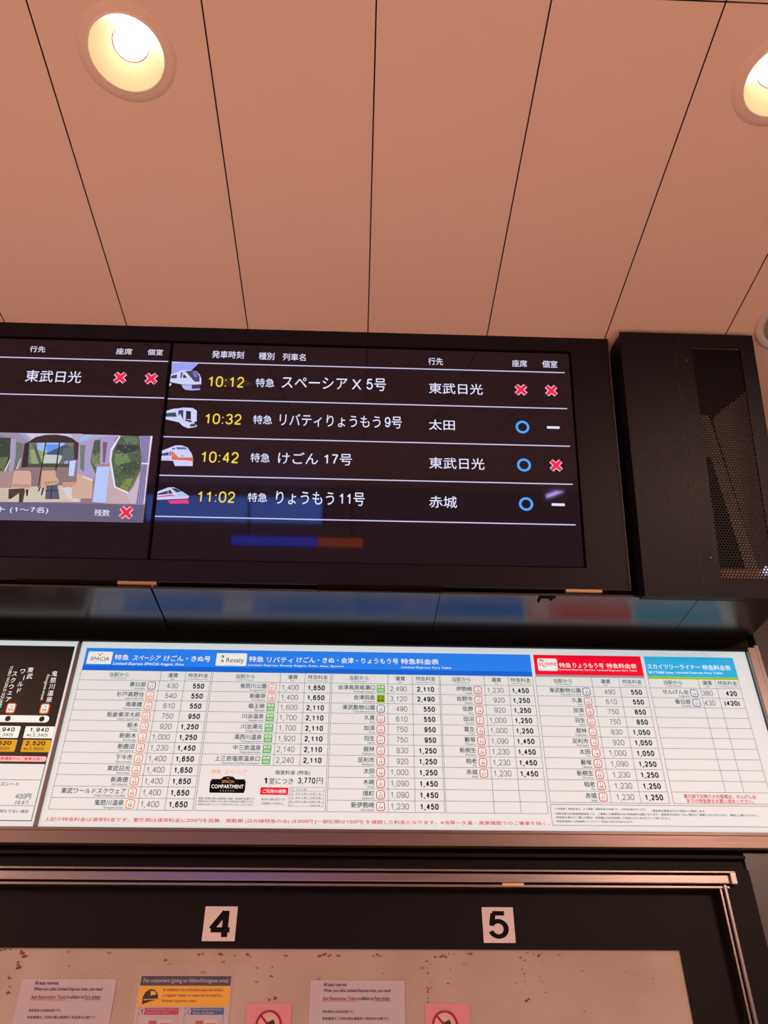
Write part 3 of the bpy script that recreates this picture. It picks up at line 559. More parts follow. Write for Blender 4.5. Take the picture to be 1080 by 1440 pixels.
t = empty('paper_poster', (-0.3142, 1.7255, Z(-0.06)), 'ticket guidance poster with dark title band and yellow band, below number 4', 'poster')
b = MB(); b.box(-0.4015, -0.2265, 1.7247, 1.7258, Z(-0.06), Z(0.1145), M_paper); b.build('sheet', t)
M_navy = mat('navy_band', (42, 42, 62), 0.35); M_yel = mat('yellow_band', (222, 168, 12), 0.4); M_mag = mat('magenta_band', (176, 22, 92), 0.4); M_blu = mat('blue_band', (28, 84, 160), 0.4)
b = MB(); b.rect(-.3990, -.2288, .0965, .1125, PAPER, .0002, M_navy); b.text('For customers (going to Nikko/Kinugawa area)', PAPER, .0005, M_paper, fit=(-.3935, -.2340, .1000, .1085), bold=.8); b.build('title_band', t, 'dark title band with white words')
b = MB(); b.rect(-.3990, -.2288, .0632, .0965, PAPER, .0002, M_yel)
for i, tx in enumerate(('In addition to a limited express ticket,', 'a regular ticket is required to board a', 'limited express train.')):
    b.text(tx, PAPER, .0005, mat('maroon_ink', (120, 30, 20), .5), fit=(-.354, -.354 + (.113, .112, .065)[i], .0865 - i * .0088, .0925 - i * .0088), bold=.8)
b.build('yellow_band', t, 'yellow band with red-brown words')
b = MB(); tr = lambda pts: [(-.3905 + x, .0665 + z) for x, z in pts]                   # a black train nose in profile
b.poly(tr([(0, 0), (.0, .012), (.004, .020), (.012, .0245), (.020, .0235), (.027, .017), (.029, .009), (.012, .004)]), PAPER, .0005, M_ink)
b.poly(tr([(.013, .0215), (.020, .0215), (.025, .0165), (.014, .014)]), PAPER, .0008, M_yel); b.poly(tr([(.002, .0085), (.028, .0095), (.028, .0080), (.002, .0070)]), PAPER, .0008, M_yel)
b.build('train_symbol', t)
for nm, x0, x1, m, n, tx in (('magenta_band', -.3945, -.3205, M_mag, '1', ('Limited express ticket is', 'required for travel')), ('blue_band', -.3090, -.2365, M_blu, '2', ('Please prepare to show', 'the ticket'))):
    b = MB(); b.rect(x0, x1, .0505, .0612, PAPER, .0002, m)
    b.poly(circ(x0 + .006, .0558, .0058, 24), PAPER, .0004, M_paper); b.text(n, PAPER, .0006, M_ink, fit=(x0 + .0045, x0 + .0075, .0525, .0592), bold=1)
    for i, s_ in enumerate(tx): b.text(s_, PAPER, .0005, M_paper, fit=(x0 + .0145, x1 - .004 - i * .014, .0565 - i * .0045, .0600 - i * .0045), bold=.6)
    b.rect(x0, x0 + .0004, -.05, .0505, PAPER, .0002, m); b.rect(x1 - .0004, x1, -.05, .0505, PAPER, .0002, m)
    b.rect(x0 + .005, x0 + .026, .0, .036, PAPER, .0002, mat('tan_card', (176, 128, 96), .5)); b.rect(x0 + .022, x0 + .036, .034, .041, PAPER, .0003, mat('red_card', (170, 70, 60), .5)); b.rect(x0 + .040, x0 + .062, .0, .043, PAPER, .0002, mat('pale_card', (206, 180, 190), .5))
    for i in range(3): b.rect(x0 + .042, x0 + .060, .036 - i * .006, .0375 - i * .006, PAPER, .0004, mat('grey_ink', (140, 110, 118), .5))
    b.build(nm, t)
b = MB(); b.rect(-.4105, -.2115, -.06, .1288, PAPER, .0011, M_film); b.build('plastic_sleeve', t)

M_pink = mat('pink_card', (0.62, 0.25, 0.29), 0.3, srgb=False); M_ringred = mat('prohibition_red', (150, 16, 34), .4); M_phone = mat('phone_dark', (38, 44, 60), .4); M_skin = mat('pale_hand', (206, 176, 170), .5)
def no_photo(x0, x1, zt, cx, cz, label):
    t = empty('prohibition_sign', ((x0 + x1) / 2, 1.7255, Z(zt - .09)), label, 'sign', 'pink prohibition signs')
    b = MB(); b.poly(rrect(x0, x1, zt - .09, zt, .004), lambda x, z, c: (x, 1.7248, Z(z)), 0, M_pink); b.box(x0 + .001, x1 - .001, 1.7249, 1.7258, Z(zt - .089), Z(zt - .001), M_pink); b.build('card', t)
    b = MB(); b.poly(circ(cx, cz, .0215), PAPER, .0001, mat('pink_disc', (.64, .36, .38), .35, srgb=False)); 
    b.poly([(cx - .010, cz + .008), (cx + .006, cz + .009), (cx + .004, cz + .013), (cx - .009, cz + .0125)], PAPER, .0003, M_skin)
    b.poly([(cx - .006, cz + .0035), (cx + .009, cz + .0095), (cx + .0135, cz - .003), (cx - .002, cz - .009)], PAPER, .0004, M_phone)
    b.poly([(cx - .014, cz - .014), (cx - .002, cz - .004), (cx + .008, cz - .009), (cx + .002, cz - .018)], PAPER, .00035, M_skin); b.build('pictogram', t, 'dark telephone held in a pale hand')
    b = MB(); b.ring(circ(cx, cz, .0245), circ(cx, cz, .0205), PAPER, .0006, M_ringred)
    d = .0148; w = .0013
    b.poly([(cx - d - w, cz + d - w), (cx - d + w, cz + d + w), (cx + d + w, cz - d + w), (cx + d - w, cz - d - w)], PAPER, .0006, M_ringred); b.build('red_ring', t, 'red prohibition ring with a slash')
    b = MB(); b.poly([(x0 + .026, zt - .014), (x0 + .052, zt - .012), (x0 + .054, zt + .002), (x0 + .024, zt + .001)], PAPER, .0009, M_film); b.build('clear_tape', t)
no_photo(-0.1941, -0.1105, 0.0684, -0.1515, 0.0340, 'pink sign with red prohibition ring, beside the yellow-banded poster')
no_photo(0.1400, 0.2242, 0.0688, 0.1772, 0.0340, 'pink sign with red prohibition ring, beneath the number 5 sign')

# ------------------------------------------------------------------ the fare board, a backlit cabinet
fare = empty('fare_board', (0.15, 1.73, Z(0.345)), 'long backlit fare board with white price tables under blue, red and sky-blue headings', 'fare board')
WEST, EAST = -1.35, 0.9515
b = MB()
b.box(WEST - .03, 0.985, 1.7225, 1.7240, Z(0.3440), Z(0.8060), M_bronze)
b.bevel_box(WEST - .03, 0.974, 1.706, 1.7225, Z(0.3445), Z(0.3700), 0.0015, M_bronze); b.bevel_box(WEST - .03, 0.974, 1.7115, 1.7225, Z(0.3705), Z(0.3775), 0.001, M_bronze)
b.bevel_box(WEST - .03, 0.974, 1.712, 1.7225, Z(0.8000), Z(0.8065), 0.001, M_dark)
b.bevel_box(0.9535, 0.9740, 1.707, 1.7225, Z(0.3445), Z(0.8065), 0.0015, mat('grey_aluminium', (.30, .26, .25), .35, metal=.8, srgb=False))
b.bevel_box(0.9745, 0.9870, 1.714, 1.7225, Z(0.3445), Z(0.8160), 0.0015, mat('grey_aluminium', (.30, .26, .25)))
b.build('frame', fare, 'bronze metal frame')
b = MB(); b.bevel_box(-0.6690, -0.6605, 1.7145, 1.7225, Z(0.3775), Z(0.7950), 0.0012, mat('mullion', (.20, .15, .15), .4, metal=.5, srgb=False)); b.build('mullion', fare)

M_sheet = mat('lit_white_sheet', (0.60, 0.50, 0.45), 0.4, srgb=False, emit=(206, 246, 255), strength=BACKLIGHT, spec=0.2)
M_line = mat('grid_ink', (50, 52, 56), 0.6, emit=(60, 68, 74), strength=0.2, spec=0.08)
M_text = mat('dark_print', (30, 28, 32), 0.6, emit=(24, 26, 30), strength=0.15, spec=0.08)
M_thin = mat('grey_print', (84, 86, 92), 0.6, emit=(80, 86, 94), strength=0.25, spec=0.08)
M_redprint = backlit((214, 20, 58), .45)
B_BLUE, B_BLUE2, B_RED, B_SKY, B_LIME, B_WHITE = backlit((32, 118, 226), .85), backlit((10, 96, 210), .75), backlit((222, 0, 44), .75), backlit((40, 168, 224), .75), backlit((150, 196, 10), .7), backlit((236, 250, 252))
fs_ = empty('fare_sheet', (0.0, -0.008, 0.0)); fs_.parent = fare
b = MB(); b.rect(-0.6605, EAST, 0.3775, 0.8000, FRONT, 0, M_sheet); b.build('sheet', fs_)
c1, c2, c3 = .0004, .0007, .0010
b = MB(); b.rect(-0.6465, 0.4175, 0.7395, 0.7838, FRONT, c1, B_BLUE); b.rect(-0.6465, 0.4175, 0.7280, 0.7395, FRONT, c1, B_BLUE2)
for t_, *q in HEAD_BLUE: b.text(t_, FRONT, c2, B_WHITE, fit=[v / 1000 for v in q[:4]], bold=q[5], skew=q[6])
b.build('blue_heading', fs_, 'blue heading with white words')
b = MB(); b.rect(0.4252, 0.6878, 0.7330, 0.7838, FRONT, c1, B_RED); b.rect(0.4252, 0.6878, 0.7285, 0.7330, FRONT, c1, backlit((150, 150, 156), .6))
for t_, *q in HEAD_RED: b.text(t_, FRONT, c2, B_WHITE, fit=[v / 1000 for v in q[:4]], bold=q[5], skew=q[6])
b.build('red_heading', fs_, 'red heading with white words')
b = MB(); b.rect(0.6960, 0.9170, 0.7320, 0.7838, FRONT, c1, B_SKY); b.rect(0.6960, 0.9170, 0.7260, 0.7320, FRONT, c1, B_LIME)
for t_, *q in HEAD_SKY: b.text(t_, FRONT, c2, B_WHITE, fit=[v / 1000 for v in q[:4]], bold=q[5], skew=q[6])
b.build('sky_blue_heading', fs_, 'sky-blue heading over a lime line')
# emblems in white boxes on the headings
b = MB(); b.poly(rrect(-.6400, -.5825, .7432, .7745, .002), FRONT, c2, B_WHITE); b.text('SPACIA', FRONT, c3, M_text, fit=(-.6325, -.5880, .7515, .7610), bold=.2, skew=.05)
b.rect(-.625, -.596, .7475, .7481, FRONT, c3, M_thin)
for x, z, s in ((-.6115, .7655, .0022), (-.6065, .7690, .0017), (-.6165, .7680, .0015), (-.6110, .7705, .0012)): b.poly([(x - s, z), (x, z - s), (x + s, z), (x, z + s)], FRONT, c3, M_text)
b.build('express_emblem', fs_)
b = MB(); b.poly(rrect(-.3370, -.2648, .7432, .7755, .002), FRONT, c2, B_WHITE); b.text('Revaty', FRONT, c3, M_text, fit=(-.3125, -.2710, .7478, .7640), bold=-.1)
TEAL, GREEN = backlit((20, 130, 140), .5), backlit((90, 170, 60), .5)
b.poly([(-.3290, .7640), (-.3235, .7700), (-.3195, .7690), (-.3190, .7640), (-.3225, .7610), (-.3215, .7650), (-.3240, .7670)], FRONT, c3, TEAL)
b.poly([(-.3285, .7520), (-.3235, .7560), (-.3225, .7610), (-.3180, .7530), (-.3190, .7515), (-.3235, .7540)], FRONT, c3, TEAL); b.poly([(-.3290, .7640), (-.3255, .7650), (-.3235, .7700)], FRONT, c3 + .0002, GREEN)
b.rect(-.315, -.285, .7450, .7455, FRONT, c3, M_thin); b.build('express_emblem', fs_)
b = MB(); b.poly(rrect(.4335, .4815, .7425, .7742, .004), FRONT, c2, B_WHITE)
b.poly([(.4370, .7655), (.4400, .7715), (.4460, .7710), (.4490, .7690), (.4480, .7640), (.4465, .7690), (.4410, .7690)], FRONT, c3, M_thin); b.poly([(.4375, .7540), (.4395, .7540), (.4405, .7640), (.4385, .7630)], FRONT, c3, B_RED)
b.poly([(.4430, .7690), (.4445, .7700), (.4450, .7590), (.4500, .7505), (.4480, .7500), (.4435, .7580)], FRONT, c3, B_RED); b.text('yomo', FRONT, c3, B_RED, fit=(.4500, .4785, .7520, .7640), bold=1); b.build('express_emblem', fs_)

TOP, ROW = 0.7276, 0.02413
STATION = {'blue': (30, 90, 170), 'orange': (226, 110, 50), 'red': (200, 40, 84), 'green': (70, 176, 92), 'lime': (140, 190, 20)}
def badge(x0, zc, kind, line, num, pale=None):
    rim = backlit(STATION[kind], .5); b = MB()
    if kind in ('green', 'lime'):
        b.rect(x0, x0 + .0186, zc - .0093, zc + .0093, FRONT, c1, rim)
        if kind == 'green':
            b.rect(x0 + .002, x0 + .0166, zc + .001, zc + .0073, FRONT, c2, backlit((190, 236, 200)))
            b.rect(x0 + .002, x0 + .0166, zc - .0073, zc - .001, FRONT, c2, backlit((150, 220, 168)))
            b.text('人', FRONT, c3, M_text, fit=(x0 + .006, x0 + .0126, zc + .0015, zc + .0068))
        else:
            for a, d in ((.002, .0085), (.0102, .0166)):
                b.rect(x0 + a, x0 + d, zc + .0015, zc + .007, FRONT, c2, backlit((110, 160, 10), .5)); b.rect(x0 + a, x0 + d, zc - .007, zc - .001, FRONT, c2, backlit((90, 130, 10), .45))
    else:
        o = rrect(x0, x0 + .0186, zc - .0096, zc + .0096, .0052); i = rrect(x0 + .0018, x0 + .0168, zc - .0078, zc + .0078, .0036)
        b.poly(o, FRONT, c1, rim); b.poly(i, FRONT, c2, B_WHITE)
        b.text(line, FRONT, c3, M_text, fit=(x0 + .0062, x0 + .0124, zc + .0020, zc + .0055)); b.text(num, FRONT, c3, M_text, fit=(x0 + .0048, x0 + .0138, zc - .0058, zc + .0004), bold=.4)
    b.build('station_badge', fs_)

grid = words = fares = prices = None
def fresh():
    global grid, words, fares, prices
    grid, words, fares, prices = MB(), MB(), MB(), MB()
def done():
    for m_, n_ in ((grid, 'ruled_grid'), (words, 'station_names'), (fares, 'fare_figures'), (prices, 'express_charge_figures')):
        if m_.f: m_.build(n_, fs_)
    fresh()
fresh()
def hline(x0, x1, z, w=.0007): grid.rect(x0, x1, z - w / 2, z + w / 2, FRONT, c1, M_line)
def vline(x, z0, z1, w=.0007): grid.rect(x - w / 2, x + w / 2, z0, z1, FRONT, c1, M_line)
def table(xs, rows, n, first=0, merged=False):
    x0, x1, x2, x3 = xs; bot = TOP - (n + 1) * ROW
    for i in range(n + 2): hline(x0, x3, TOP - i * ROW)
    cut = len(rows) + 1 if merged == 'box' else n + (0 if merged else 1)
    vline(x0, bot, TOP); vline(x3, bot, TOP)
    for x in (x1, x2): vline(x, TOP - cut * ROW, TOP)
    zc = TOP - ROW / 2
    cx = x0 + (x1 - x0) * .48
    words.text('当駅から', FRONT, c2, M_text, at=(cx, zc - .0026), size=.0118, align='c'); words.text('To (From This Station)', FRONT, c2, M_thin, fit=(cx - .0185, cx + .0185, zc - .0098, zc - .0052))
    cx = (x1 + x2) / 2; words.text('運賃', FRONT, c2, M_text, at=(cx, zc - .0026), size=.0118, align='c', bold=.4); words.text('Fare', FRONT, c2, M_thin, fit=(cx - .004, cx + .004, zc - .0093, zc - .0055))
    cx = (x2 + x3) / 2; words.text('特急料金', FRONT, c2, M_text, fit=(cx - .0235, cx + .0235, zc - .0030, zc + .0078)); words.text('Limited Express Fare', FRONT, c2, M_thin, fit=(cx - .0235, cx + .0235, zc - .0093, zc - .0055))
    for i, (jp, en, kind, line, num, fr, pr) in enumerate(rows):
        zc = TOP - (i + 1.5) * ROW
        badge(x1 - .0262, zc, kind, line, num)
        xr = x1 - .0308
        words.text(jp, FRONT, c2, M_text, at=(xr, zc - .0022), size=.0126, align='r', bold=.45); words.text(en, FRONT, c2, M_thin, at=(xr, zc - .0095), size=.0062, align='r', sx=1.0)
        fares.text(fr, FRONT, c2, M_thin, at=(x2 - .0135, zc - .0062), size=.0178, align='r', sx=.92, bold=-.15)
        prices.text(pr, FRONT, c2, M_text, at=(x3 - .0125, zc - .0062), size=.0178, align='r', sx=.94, bold=1.35)
TN, TI, TS = 'TN', 'TI', 'TS'
table((-.6470, -.4610, -.4035, -.3440), [
    ('春日部', 'Kasukabe', 'blue', TS, '27', '430', '550'), ('杉戸高野台', 'Sugito-takanodai', 'orange', TN, '01', '540', '550'), ('南栗橋', 'Minami-kurihashi', 'orange', TN, '03', '610', '550'),
    ('板倉東洋大前', 'Itakura toyodai-mae', 'orange', TN, '07', '750', '950'), ('栃木', 'Tochigi', 'orange', TN, '11', '920', '1,250'), ('新栃木', 'Shin-tochigi', 'orange', TN, '12', '1,000', '1,250'),
    ('新鹿沼', 'Shin-kanuma', 'orange', TN, '18', '1,230', '1,450'), ('下今市', 'Shimo-imaichi', 'orange', TN, '23', '1,400', '1,650'), ('東武日光', 'Tobu-nikko', 'orange', TN, '25', '1,400', '1,650'),
    ('新高徳', 'Shin-takatoku', 'orange', TN, '53', '1,400', '1,650'), ('東武ワールドスクウェア', 'TOBU WORLD SQUARE', 'orange', TN, '55', '1,400', '1,650'), ('鬼怒川温泉', 'Kinugawa-onsen', 'orange', TN, '56', '1,400', '1,650')], 12)
done()
# second table: eight rows, then the compartment box
rows2 = [('鬼怒川公園', 'Kinugawa-koen', 'orange', TN, '57', '1,400', '1,650'), ('新藤原', 'Shin-fujiwara', 'orange', TN, '58', '1,400', '1,650'), ('龍王峡', 'Ryuokyo', 'green', '', '', '1,600', '2,110'), ('川治温泉', 'Kawaji-onsen', 'green', '', '', '1,700', '2,110'),
         ('川治湯元', 'Kawaji-yumoto', 'green', '', '', '1,700', '2,110'), ('湯西川温泉', 'Yunishigawa-onsen', 'green', '', '', '1,920', '2,110'), ('中三依温泉', 'Nakamiyori-onsen', 'green', '', '', '2,140', '2,110'), ('上三依塩原温泉口', 'Kamimiyori-shiobara-onsenguchi', 'green', '', '', '2,240', '2,110')]
table((-.3400, -.1812, -.1234, -.0632), rows2, 8)
BOT = TOP - 13 * ROW
vline(-.3400, BOT, TOP); vline(-.0632, BOT, TOP); hline(-.3400, -.0632, BOT)
done()
table((-.0595, .0722, .1300, .1932), [
    ('会津高原尾瀬口', 'Aizukogen-ozeguchi', 'green', '', '', '2,490', '2,110'), ('会津田島', 'Aizu-tajima', 'lime', '', '', '3,120', '2,490'), ('東武動物公園', 'Tobu-dobutsu-koen', 'blue', TS, '30', '490', '550'), ('久喜', 'Kuki', 'red', TI, '02', '610', '550'),
    ('加須', 'Kazo', 'red', TI, '05', '750', '950'), ('羽生', 'Hanyu', 'red', TI, '07', '750', '950'), ('館林', 'Tatebayashi', 'red', TI, '10', '830', '1,250'), ('足利市', 'Ashikagashi', 'red', TI, '15', '920', '1,250'),
    ('太田', 'Ota', 'red', TI, '18', '1,000', '1,250'), ('木崎', 'Kizaki', 'red', TI, '20', '1,090', '1,450'), ('境町', 'Sakaimachi', 'red', TI, '22', '1,090', '1,450'), ('新伊勢崎', 'Shin-isesaki', 'red', TI, '24', '1,230', '1,450')], 12)
done()
table((.1962, .3006, .3585, .4172), [
    ('伊勢崎', 'Isesaki', 'red', TI, '25', '1,230', '1,450'), ('佐野市', 'Sanoshi', 'red', TI, '33', '920', '1,250'), ('佐野', 'Sano', 'red', TI, '34', '920', '1,250'), ('田沼', 'Tanuma', 'red', TI, '37', '1,000', '1,250'), ('葛生', 'Kuzu', 'red', TI, '39', '1,000', '1,250'),
    ('藪塚', 'Yabuzuka', 'red', TI, '53', '1,090', '1,450'), ('新桐生', 'Shin-kiryu', 'red', TI, '55', '1,230', '1,450'), ('相老', 'Aioi', 'red', TI, '56', '1,230', '1,450'), ('赤城', 'Akagi', 'red', TI, '57', '1,230', '1,450')], 12)
done()
table((.4240, .5590, .6240, .6870), [
    ('東武動物公園', 'Tobu-dobutsu-koen', 'blue', TS, '30', '490', '550'), ('久喜', 'Kuki', 'red', TI, '02', '610', '550'), ('加須', 'Kazo', 'red', TI, '05', '750', '850'), ('羽生', 'Hanyu', 'red', TI, '07', '750', '850'), ('館林', 'Tatebayashi', 'red', TI, '10', '830', '1,050'),
    ('足利市', 'Ashikagashi', 'red', TI, '15', '920', '1,050'), ('太田', 'Ota', 'red', TI, '18', '1,000', '1,050'), ('藪塚', 'Yabuzuka', 'red', TI, '53', '1,090', '1,250'), ('新桐生', 'Shin-kiryu', 'red', TI, '55', '1,230', '1,250'), ('相老', 'Aioi', 'red', TI, '56', '1,230', '1,250'), ('赤城', 'Akagi', 'red', TI, '57', '1,230', '1,250')], 11)
done()
table((.6960, .8170, .8580, .9150), [('せんげん台', 'Sengendai', 'blue', TS, '24', '380', '420'), ('春日部', 'Kasukabe', 'blue', TS, '27', '430', '(420)')], 11, merged=True)
done()
for x0, x1, z in ((.4235, .9170, .4335), (.4235, .9170, .3905)): hline(x0, x1, z, .0008)
vline(.4235, .3905, .4335, .0008); vline(.9170, .3905, .4335, .0008)
done()

for grp, lab in ((NOTE_SPANS, 'long red note under the tables'), ([e for e in INFO_TEXT if e[5] == 'r'], 'short red note in the last table')):
    b = MB()
    for t_, *q in grp: b.text(t_, FRONT, c2, M_redprint, fit=[v / 1000 for v in q[:4]], bold=q[5])
    b.build('red_note', fs_, lab)
b = MB()
for t_, *q in [e for e in INFO_TEXT if e[5] == 'k']: b.text(t_, FRONT, c2, M_text, fit=[v / 1000 for v in q[:4]], bold=.2)
b.build('small_print', fs_)
b = MB(); INKS = {'o': backlit((236, 140, 60), .55), 'w': B_WHITE, 'g': backlit((200, 160, 90), .5), 'k': M_text}
b.poly([(-.3135, .4510), (-.2395, .4510), (-.2395, .4545), (-.2380, .4545), (-.2380, .4765), (-.2400, .4765), (-.2400, .4800), (-.2600, .4800), (-.2660, .4850), (-.2770, .4868), (-.2870, .4850), (-.2930, .4800), (-.3125, .4800), (-.3125, .4765), (-.3145, .4765), (-.3145, .4545), (-.3135, .4545)], FRONT, c1, M_ink)
for i in range(6): b.poly(circ(-.2900 + i * .0055, .4552, .0008, 10), FRONT, c2, B_WHITE)
for t_, *q in COMPARTMENT[:5]: b.text(t_, FRONT, c2, INKS[q[4]], fit=[v / 1000 for v in q[:4]], bold=q[5], skew=q[6])
b.build('compartment_emblem', fs_)
b = MB(); b.poly([(-.2048, .4480), (-.1450, .4478), (-.1447, .4634), (-.2045, .4636)], FRONT, c1, B_RED)
for t_, *q in COMPARTMENT[5:]: b.text(t_, FRONT, c2, INKS[q[4]], fit=[v / 1000 for v in q[:4]], bold=q[5], skew=q[6])
for i in range(6): b.rect(-.1425, -.0679, .4638 - i * .0079, .4643 - i * .0079, FRONT, c1, M_line)
for x in (-.1425, -.1345, -.0679): b.rect(x, x + .0005, .4243, .4643, FRONT, c1, M_line)
b.build('compartment_charges', fs_)

# the route map sheet at the west end of the same cabinet
rs = empty('route_sheet', (0.0, -0.008, 0.0)); rs.parent = fare
b = MB(); b.rect(WEST, -.6690, .3775, .8000, FRONT, 0, M_sheet); b.build('sheet', rs)
M_mapblack = mat('map_black', (18, 14, 14), .3, emit=(22, 16, 16), strength=.6)
b = MB(); b.rect(WEST + .01, -.6758, .5080, .7870, FRONT, c1, M_mapblack); b.rect(-.6772, -.6758, .3895, .5080, FRONT, c1, M_mapblack); b.rect(WEST + .01, -.6758, .3895, .3912, FRONT, c1, M_mapblack)
for z in (.4740, .4205): b.rect(WEST + .01, -.6772, z - .0004, z + .0004, FRONT, c1, M_line)
b.build('black_field', rs, 'black map field')
GOLD = backlit((206, 164, 40), .6)
for k in range(8):
    x = -.7089 - k * .0757
    b = MB(); b.poly(rrect(x - .0105, x + .0105, .6205, .6450, .005), FRONT, c2, backlit(STATION['orange'], .6)); b.poly(rrect(x - .0078, x + .0078, .6235, .6425, .003), FRONT, c3, B_WHITE)
    b.text('TN', FRONT, c3 + .0003, M_text, fit=(x - .0035, x + .0035, .6350, .6390)); b.text(('56', '55', '53', '25', '23', '18', '12', '11')[k], FRONT, c3 + .0003, M_text, fit=(x - .005, x + .005, .6260, .6325), bold=.6); b.build('station_badge', rs)
    if k < 3:
        b = MB(); b.poly(rrect(x - .0310, x + .0335, .5648, .5915, .002), FRONT, c2, B_WHITE); b.poly(rrect(x - .0285, x + .0345, .5340, .5610, .002), FRONT, c2, GOLD); b.build('charge_box', rs, 'white box over a gold box')
b = MB(); b.rect(WEST + .01, -.7010, .6005, .6165, FRONT, c2, B_WHITE); b.poly(circ(-.7010, .6085, .0080), FRONT, c2, B_WHITE)
for k in range(8): b.poly(circ(-.7089 - k * .0757, .6085, .0062), FRONT, c3, M_mapblack)
b.build('route_line', rs, 'white route line with black stops')
for i0, i1, en in ((0, 5, ('Kinugawa-onsen', -.7235, .7145)), (5, 99, ('TOBU WORLD SQUARE', -.8135, .7350))):
    b = MB()
    for ch, x, z, s in ROUTE_VERTICAL[i0:i1]: b.text(ch, FRONT, c2, B_WHITE, at=(x / 1000, z / 1000), size=s * .00128, align='c', bold=.8, rot=-PI / 2 if ch == 'ー' else 'mid')
    b.text(en[0], FRONT, c2, B_WHITE, at=en[1:], size=.0095, rot=-PI / 2, bold=.3); b.build('station_name', rs)
b = MB()
for t_, *q in ROUTE_TEXT[:8]: b.text(t_, FRONT, c3 + .0002, M_text, fit=[v / 1000 for v in q[:4]], bold=q[5])
b.build('charge_figures', rs)
b = MB(); t_, *q = ROUTE_TEXT[8]; f = [v / 1000 for v in q[:4]]
b.poly(rrect(f[0] - .002, f[1] + .002, f[2] - .002, f[3] + .002, .004), FRONT, c2, backlit((250, 200, 205))); b.text(t_, FRONT, c3 + .0002, M_redprint, fit=f, bold=q[5]); b.build('red_note', rs, 'red words outlined in pale pink')
b = MB()
for t_, *q in ROUTE_TEXT[9:]: b.text(t_, FRONT, c3 + .0002, M_text, fit=[v / 1000 for v in q[:4]], bold=q[5])
b.build('small_print', rs)

# ------------------------------------------------------------------ departure display, leaning out from the ceiling
dep = empty('departure_display', (0.0, 1.52, Z(0.853)), 'black departure display cabinet with two video screens, leaning out under the ceiling', 'departure display')
FX, FT, FB, SX0, SX1, SH = 0.6160, 0.5960, -0.0532, -0.4770, 0.5144, 0.5523
W0 = -1.50                                      # west end, out of the photograph
b = MB()
for x0, x1, s0, s1 in ((W0, FX, SH + .004, FT), (W0, FX, FB, -.004), (SX1 + .004, FX, -.004, SH + .004), (W0, W0 + .05, -.004, SH + .004)):
    b.box(x0, x1, 0.0, 0.016, s0, s1, M_black, slope_box)
for x0, x1, s0, s1 in ((W0, SX1 + .004, SH + .0035, SH + .0045), (W0, SX1 + .004, -.0045, -.0035)):
    b.box(x0, x1, 0.0, 0.020, s0, s1, M_void, slope_box)
b.box(SX1 + .0035, SX1 + .0045, 0.0, 0.020, -.004, SH + .004, M_void, slope_box)
b.box(W0, FX, 0.022, 0.09, FB + .02, FT - .03, M_void, slope_box)                        # body behind the door frame
b.box(FX - .001, FX + .0006, -.0002, .012, FB, FT - .01, mat('pale_edge', (.16, .13, .125), .4, metal=.5, srgb=False), slope_box)  # paler strip along the end of the frame
b.build('frame', dep)
b = MB(); b.box(W0, FX, 0.0008, 0.014, FB - .0012, FB, mat('lower_edge', (.10, .09, .09), .22, metal=.6, srgb=False), slope_box); b.build('bottom_lip', dep)
M_lcd = mat('lcd_glass', (0.006, 0.004, 0.005), 0.035, srgb=False, emit=(21, 10, 19), strength=1.0, spec=0.38)
WHITE = lit((226, 226, 255), 1.0); YEL = lit((244, 214, 66), 1.0); RED = lit((236, 34, 80), 1.0); BLU = lit((44, 150, 246), 1.0); ROSE = lit((255, 205, 220), 1.0); GREYW = lit((200, 200, 236), 1.0)
INK = {'w': WHITE, 'y': YEL}
def display(name, x0, x1, texts, lines, marks, label):
    sc = empty(name, (0, 0, 0), label); sc.parent = dep
    b = MB(); b.box(x0, x1, 0.006, 0.020, 0, SH, M_lcd, slope_box); b.build('glass_panel', sc)
    e = -.0056                                  # lettering sits just on the glass
    for t_, *q in texts:
        b = MB(); b.text(t_, SLOPE, e, INK[q[4]], fit=[v / 1000 for v in q[:4]], bold=q[5])
        b.build('column_heading' if q[2] > 500 else 'departure_time' if q[4] == 'y' else 'caption' if q[2] < 120 else 'train_type' if t_ == '特急' else 'destination' if q[0] > 100 or t_ == '東武日光' else 'train_name', sc)
    for xa, xb, z in lines:
        b = MB(); b.rect(xa, xb, z - .0014, z + .0014, SLOPE, e, GREYW); b.build('rule_line', sc)
    for k, x, z in marks:
        x, z = x / 1000, z / 1000; b = MB()
        if k == 'x':
            def cross(r, w, c, m):
                for s in (1, -1):
                    b.poly([(x - r - s * 0 + w, z - s * (r + w)), (x - r - w, z - s * (r - w)), (x + r - w, z + s * (r + w)), (x + r + w, z + s * (r - w))], SLOPE, c, m)
            cross(.0116, .0043, e, ROSE); cross(.0112, .0030, e + .0002, RED); b.build('cross_mark', sc, 'red cross with pale edge')
        elif k == 'o':
            b.ring(circ(x, z, .0170), circ(x, z, .0108), SLOPE, e, BLU); b.ring(circ(x, z, .0143), circ(x, z, .0133), SLOPE, e + .0002, lit((120, 200, 255))); b.build('circle_mark', sc, 'blue circle')
        else:
            b.rect(x - .0155, x + .0155, z - .0032, z + .0032, SLOPE, e, WHITE); b.build('dash_mark', sc, 'white dash')
    return sc
east = display('video_screen', SX0 + .0045, SX1, SCREEN_TEXT, [(SX0 + .0045, .5013, z) for z in (.4990, .3998, .2998, .2017, .1007)], MARKS, 'screen listing four departures from 10:12 to 11:02')
west = display('video_screen', SX0 - .991, SX0 - .0045, SCREEN_TEXT_WEST, [(SX0 - .98, -.4812, z) for z in (.5010, .4015)], MARKS_WEST, 'screen with a lounge car picture')
for pts in TRAINS:
    b = MB()
    for i, (c, P) in enumerate(pts): b.poly([(max(x / 1000, SX0 + .0048), z / 1000) for x, z in P], SLOPE, -.0056 + .00004 * i, lit(c))
    b.build('train_picture', east)
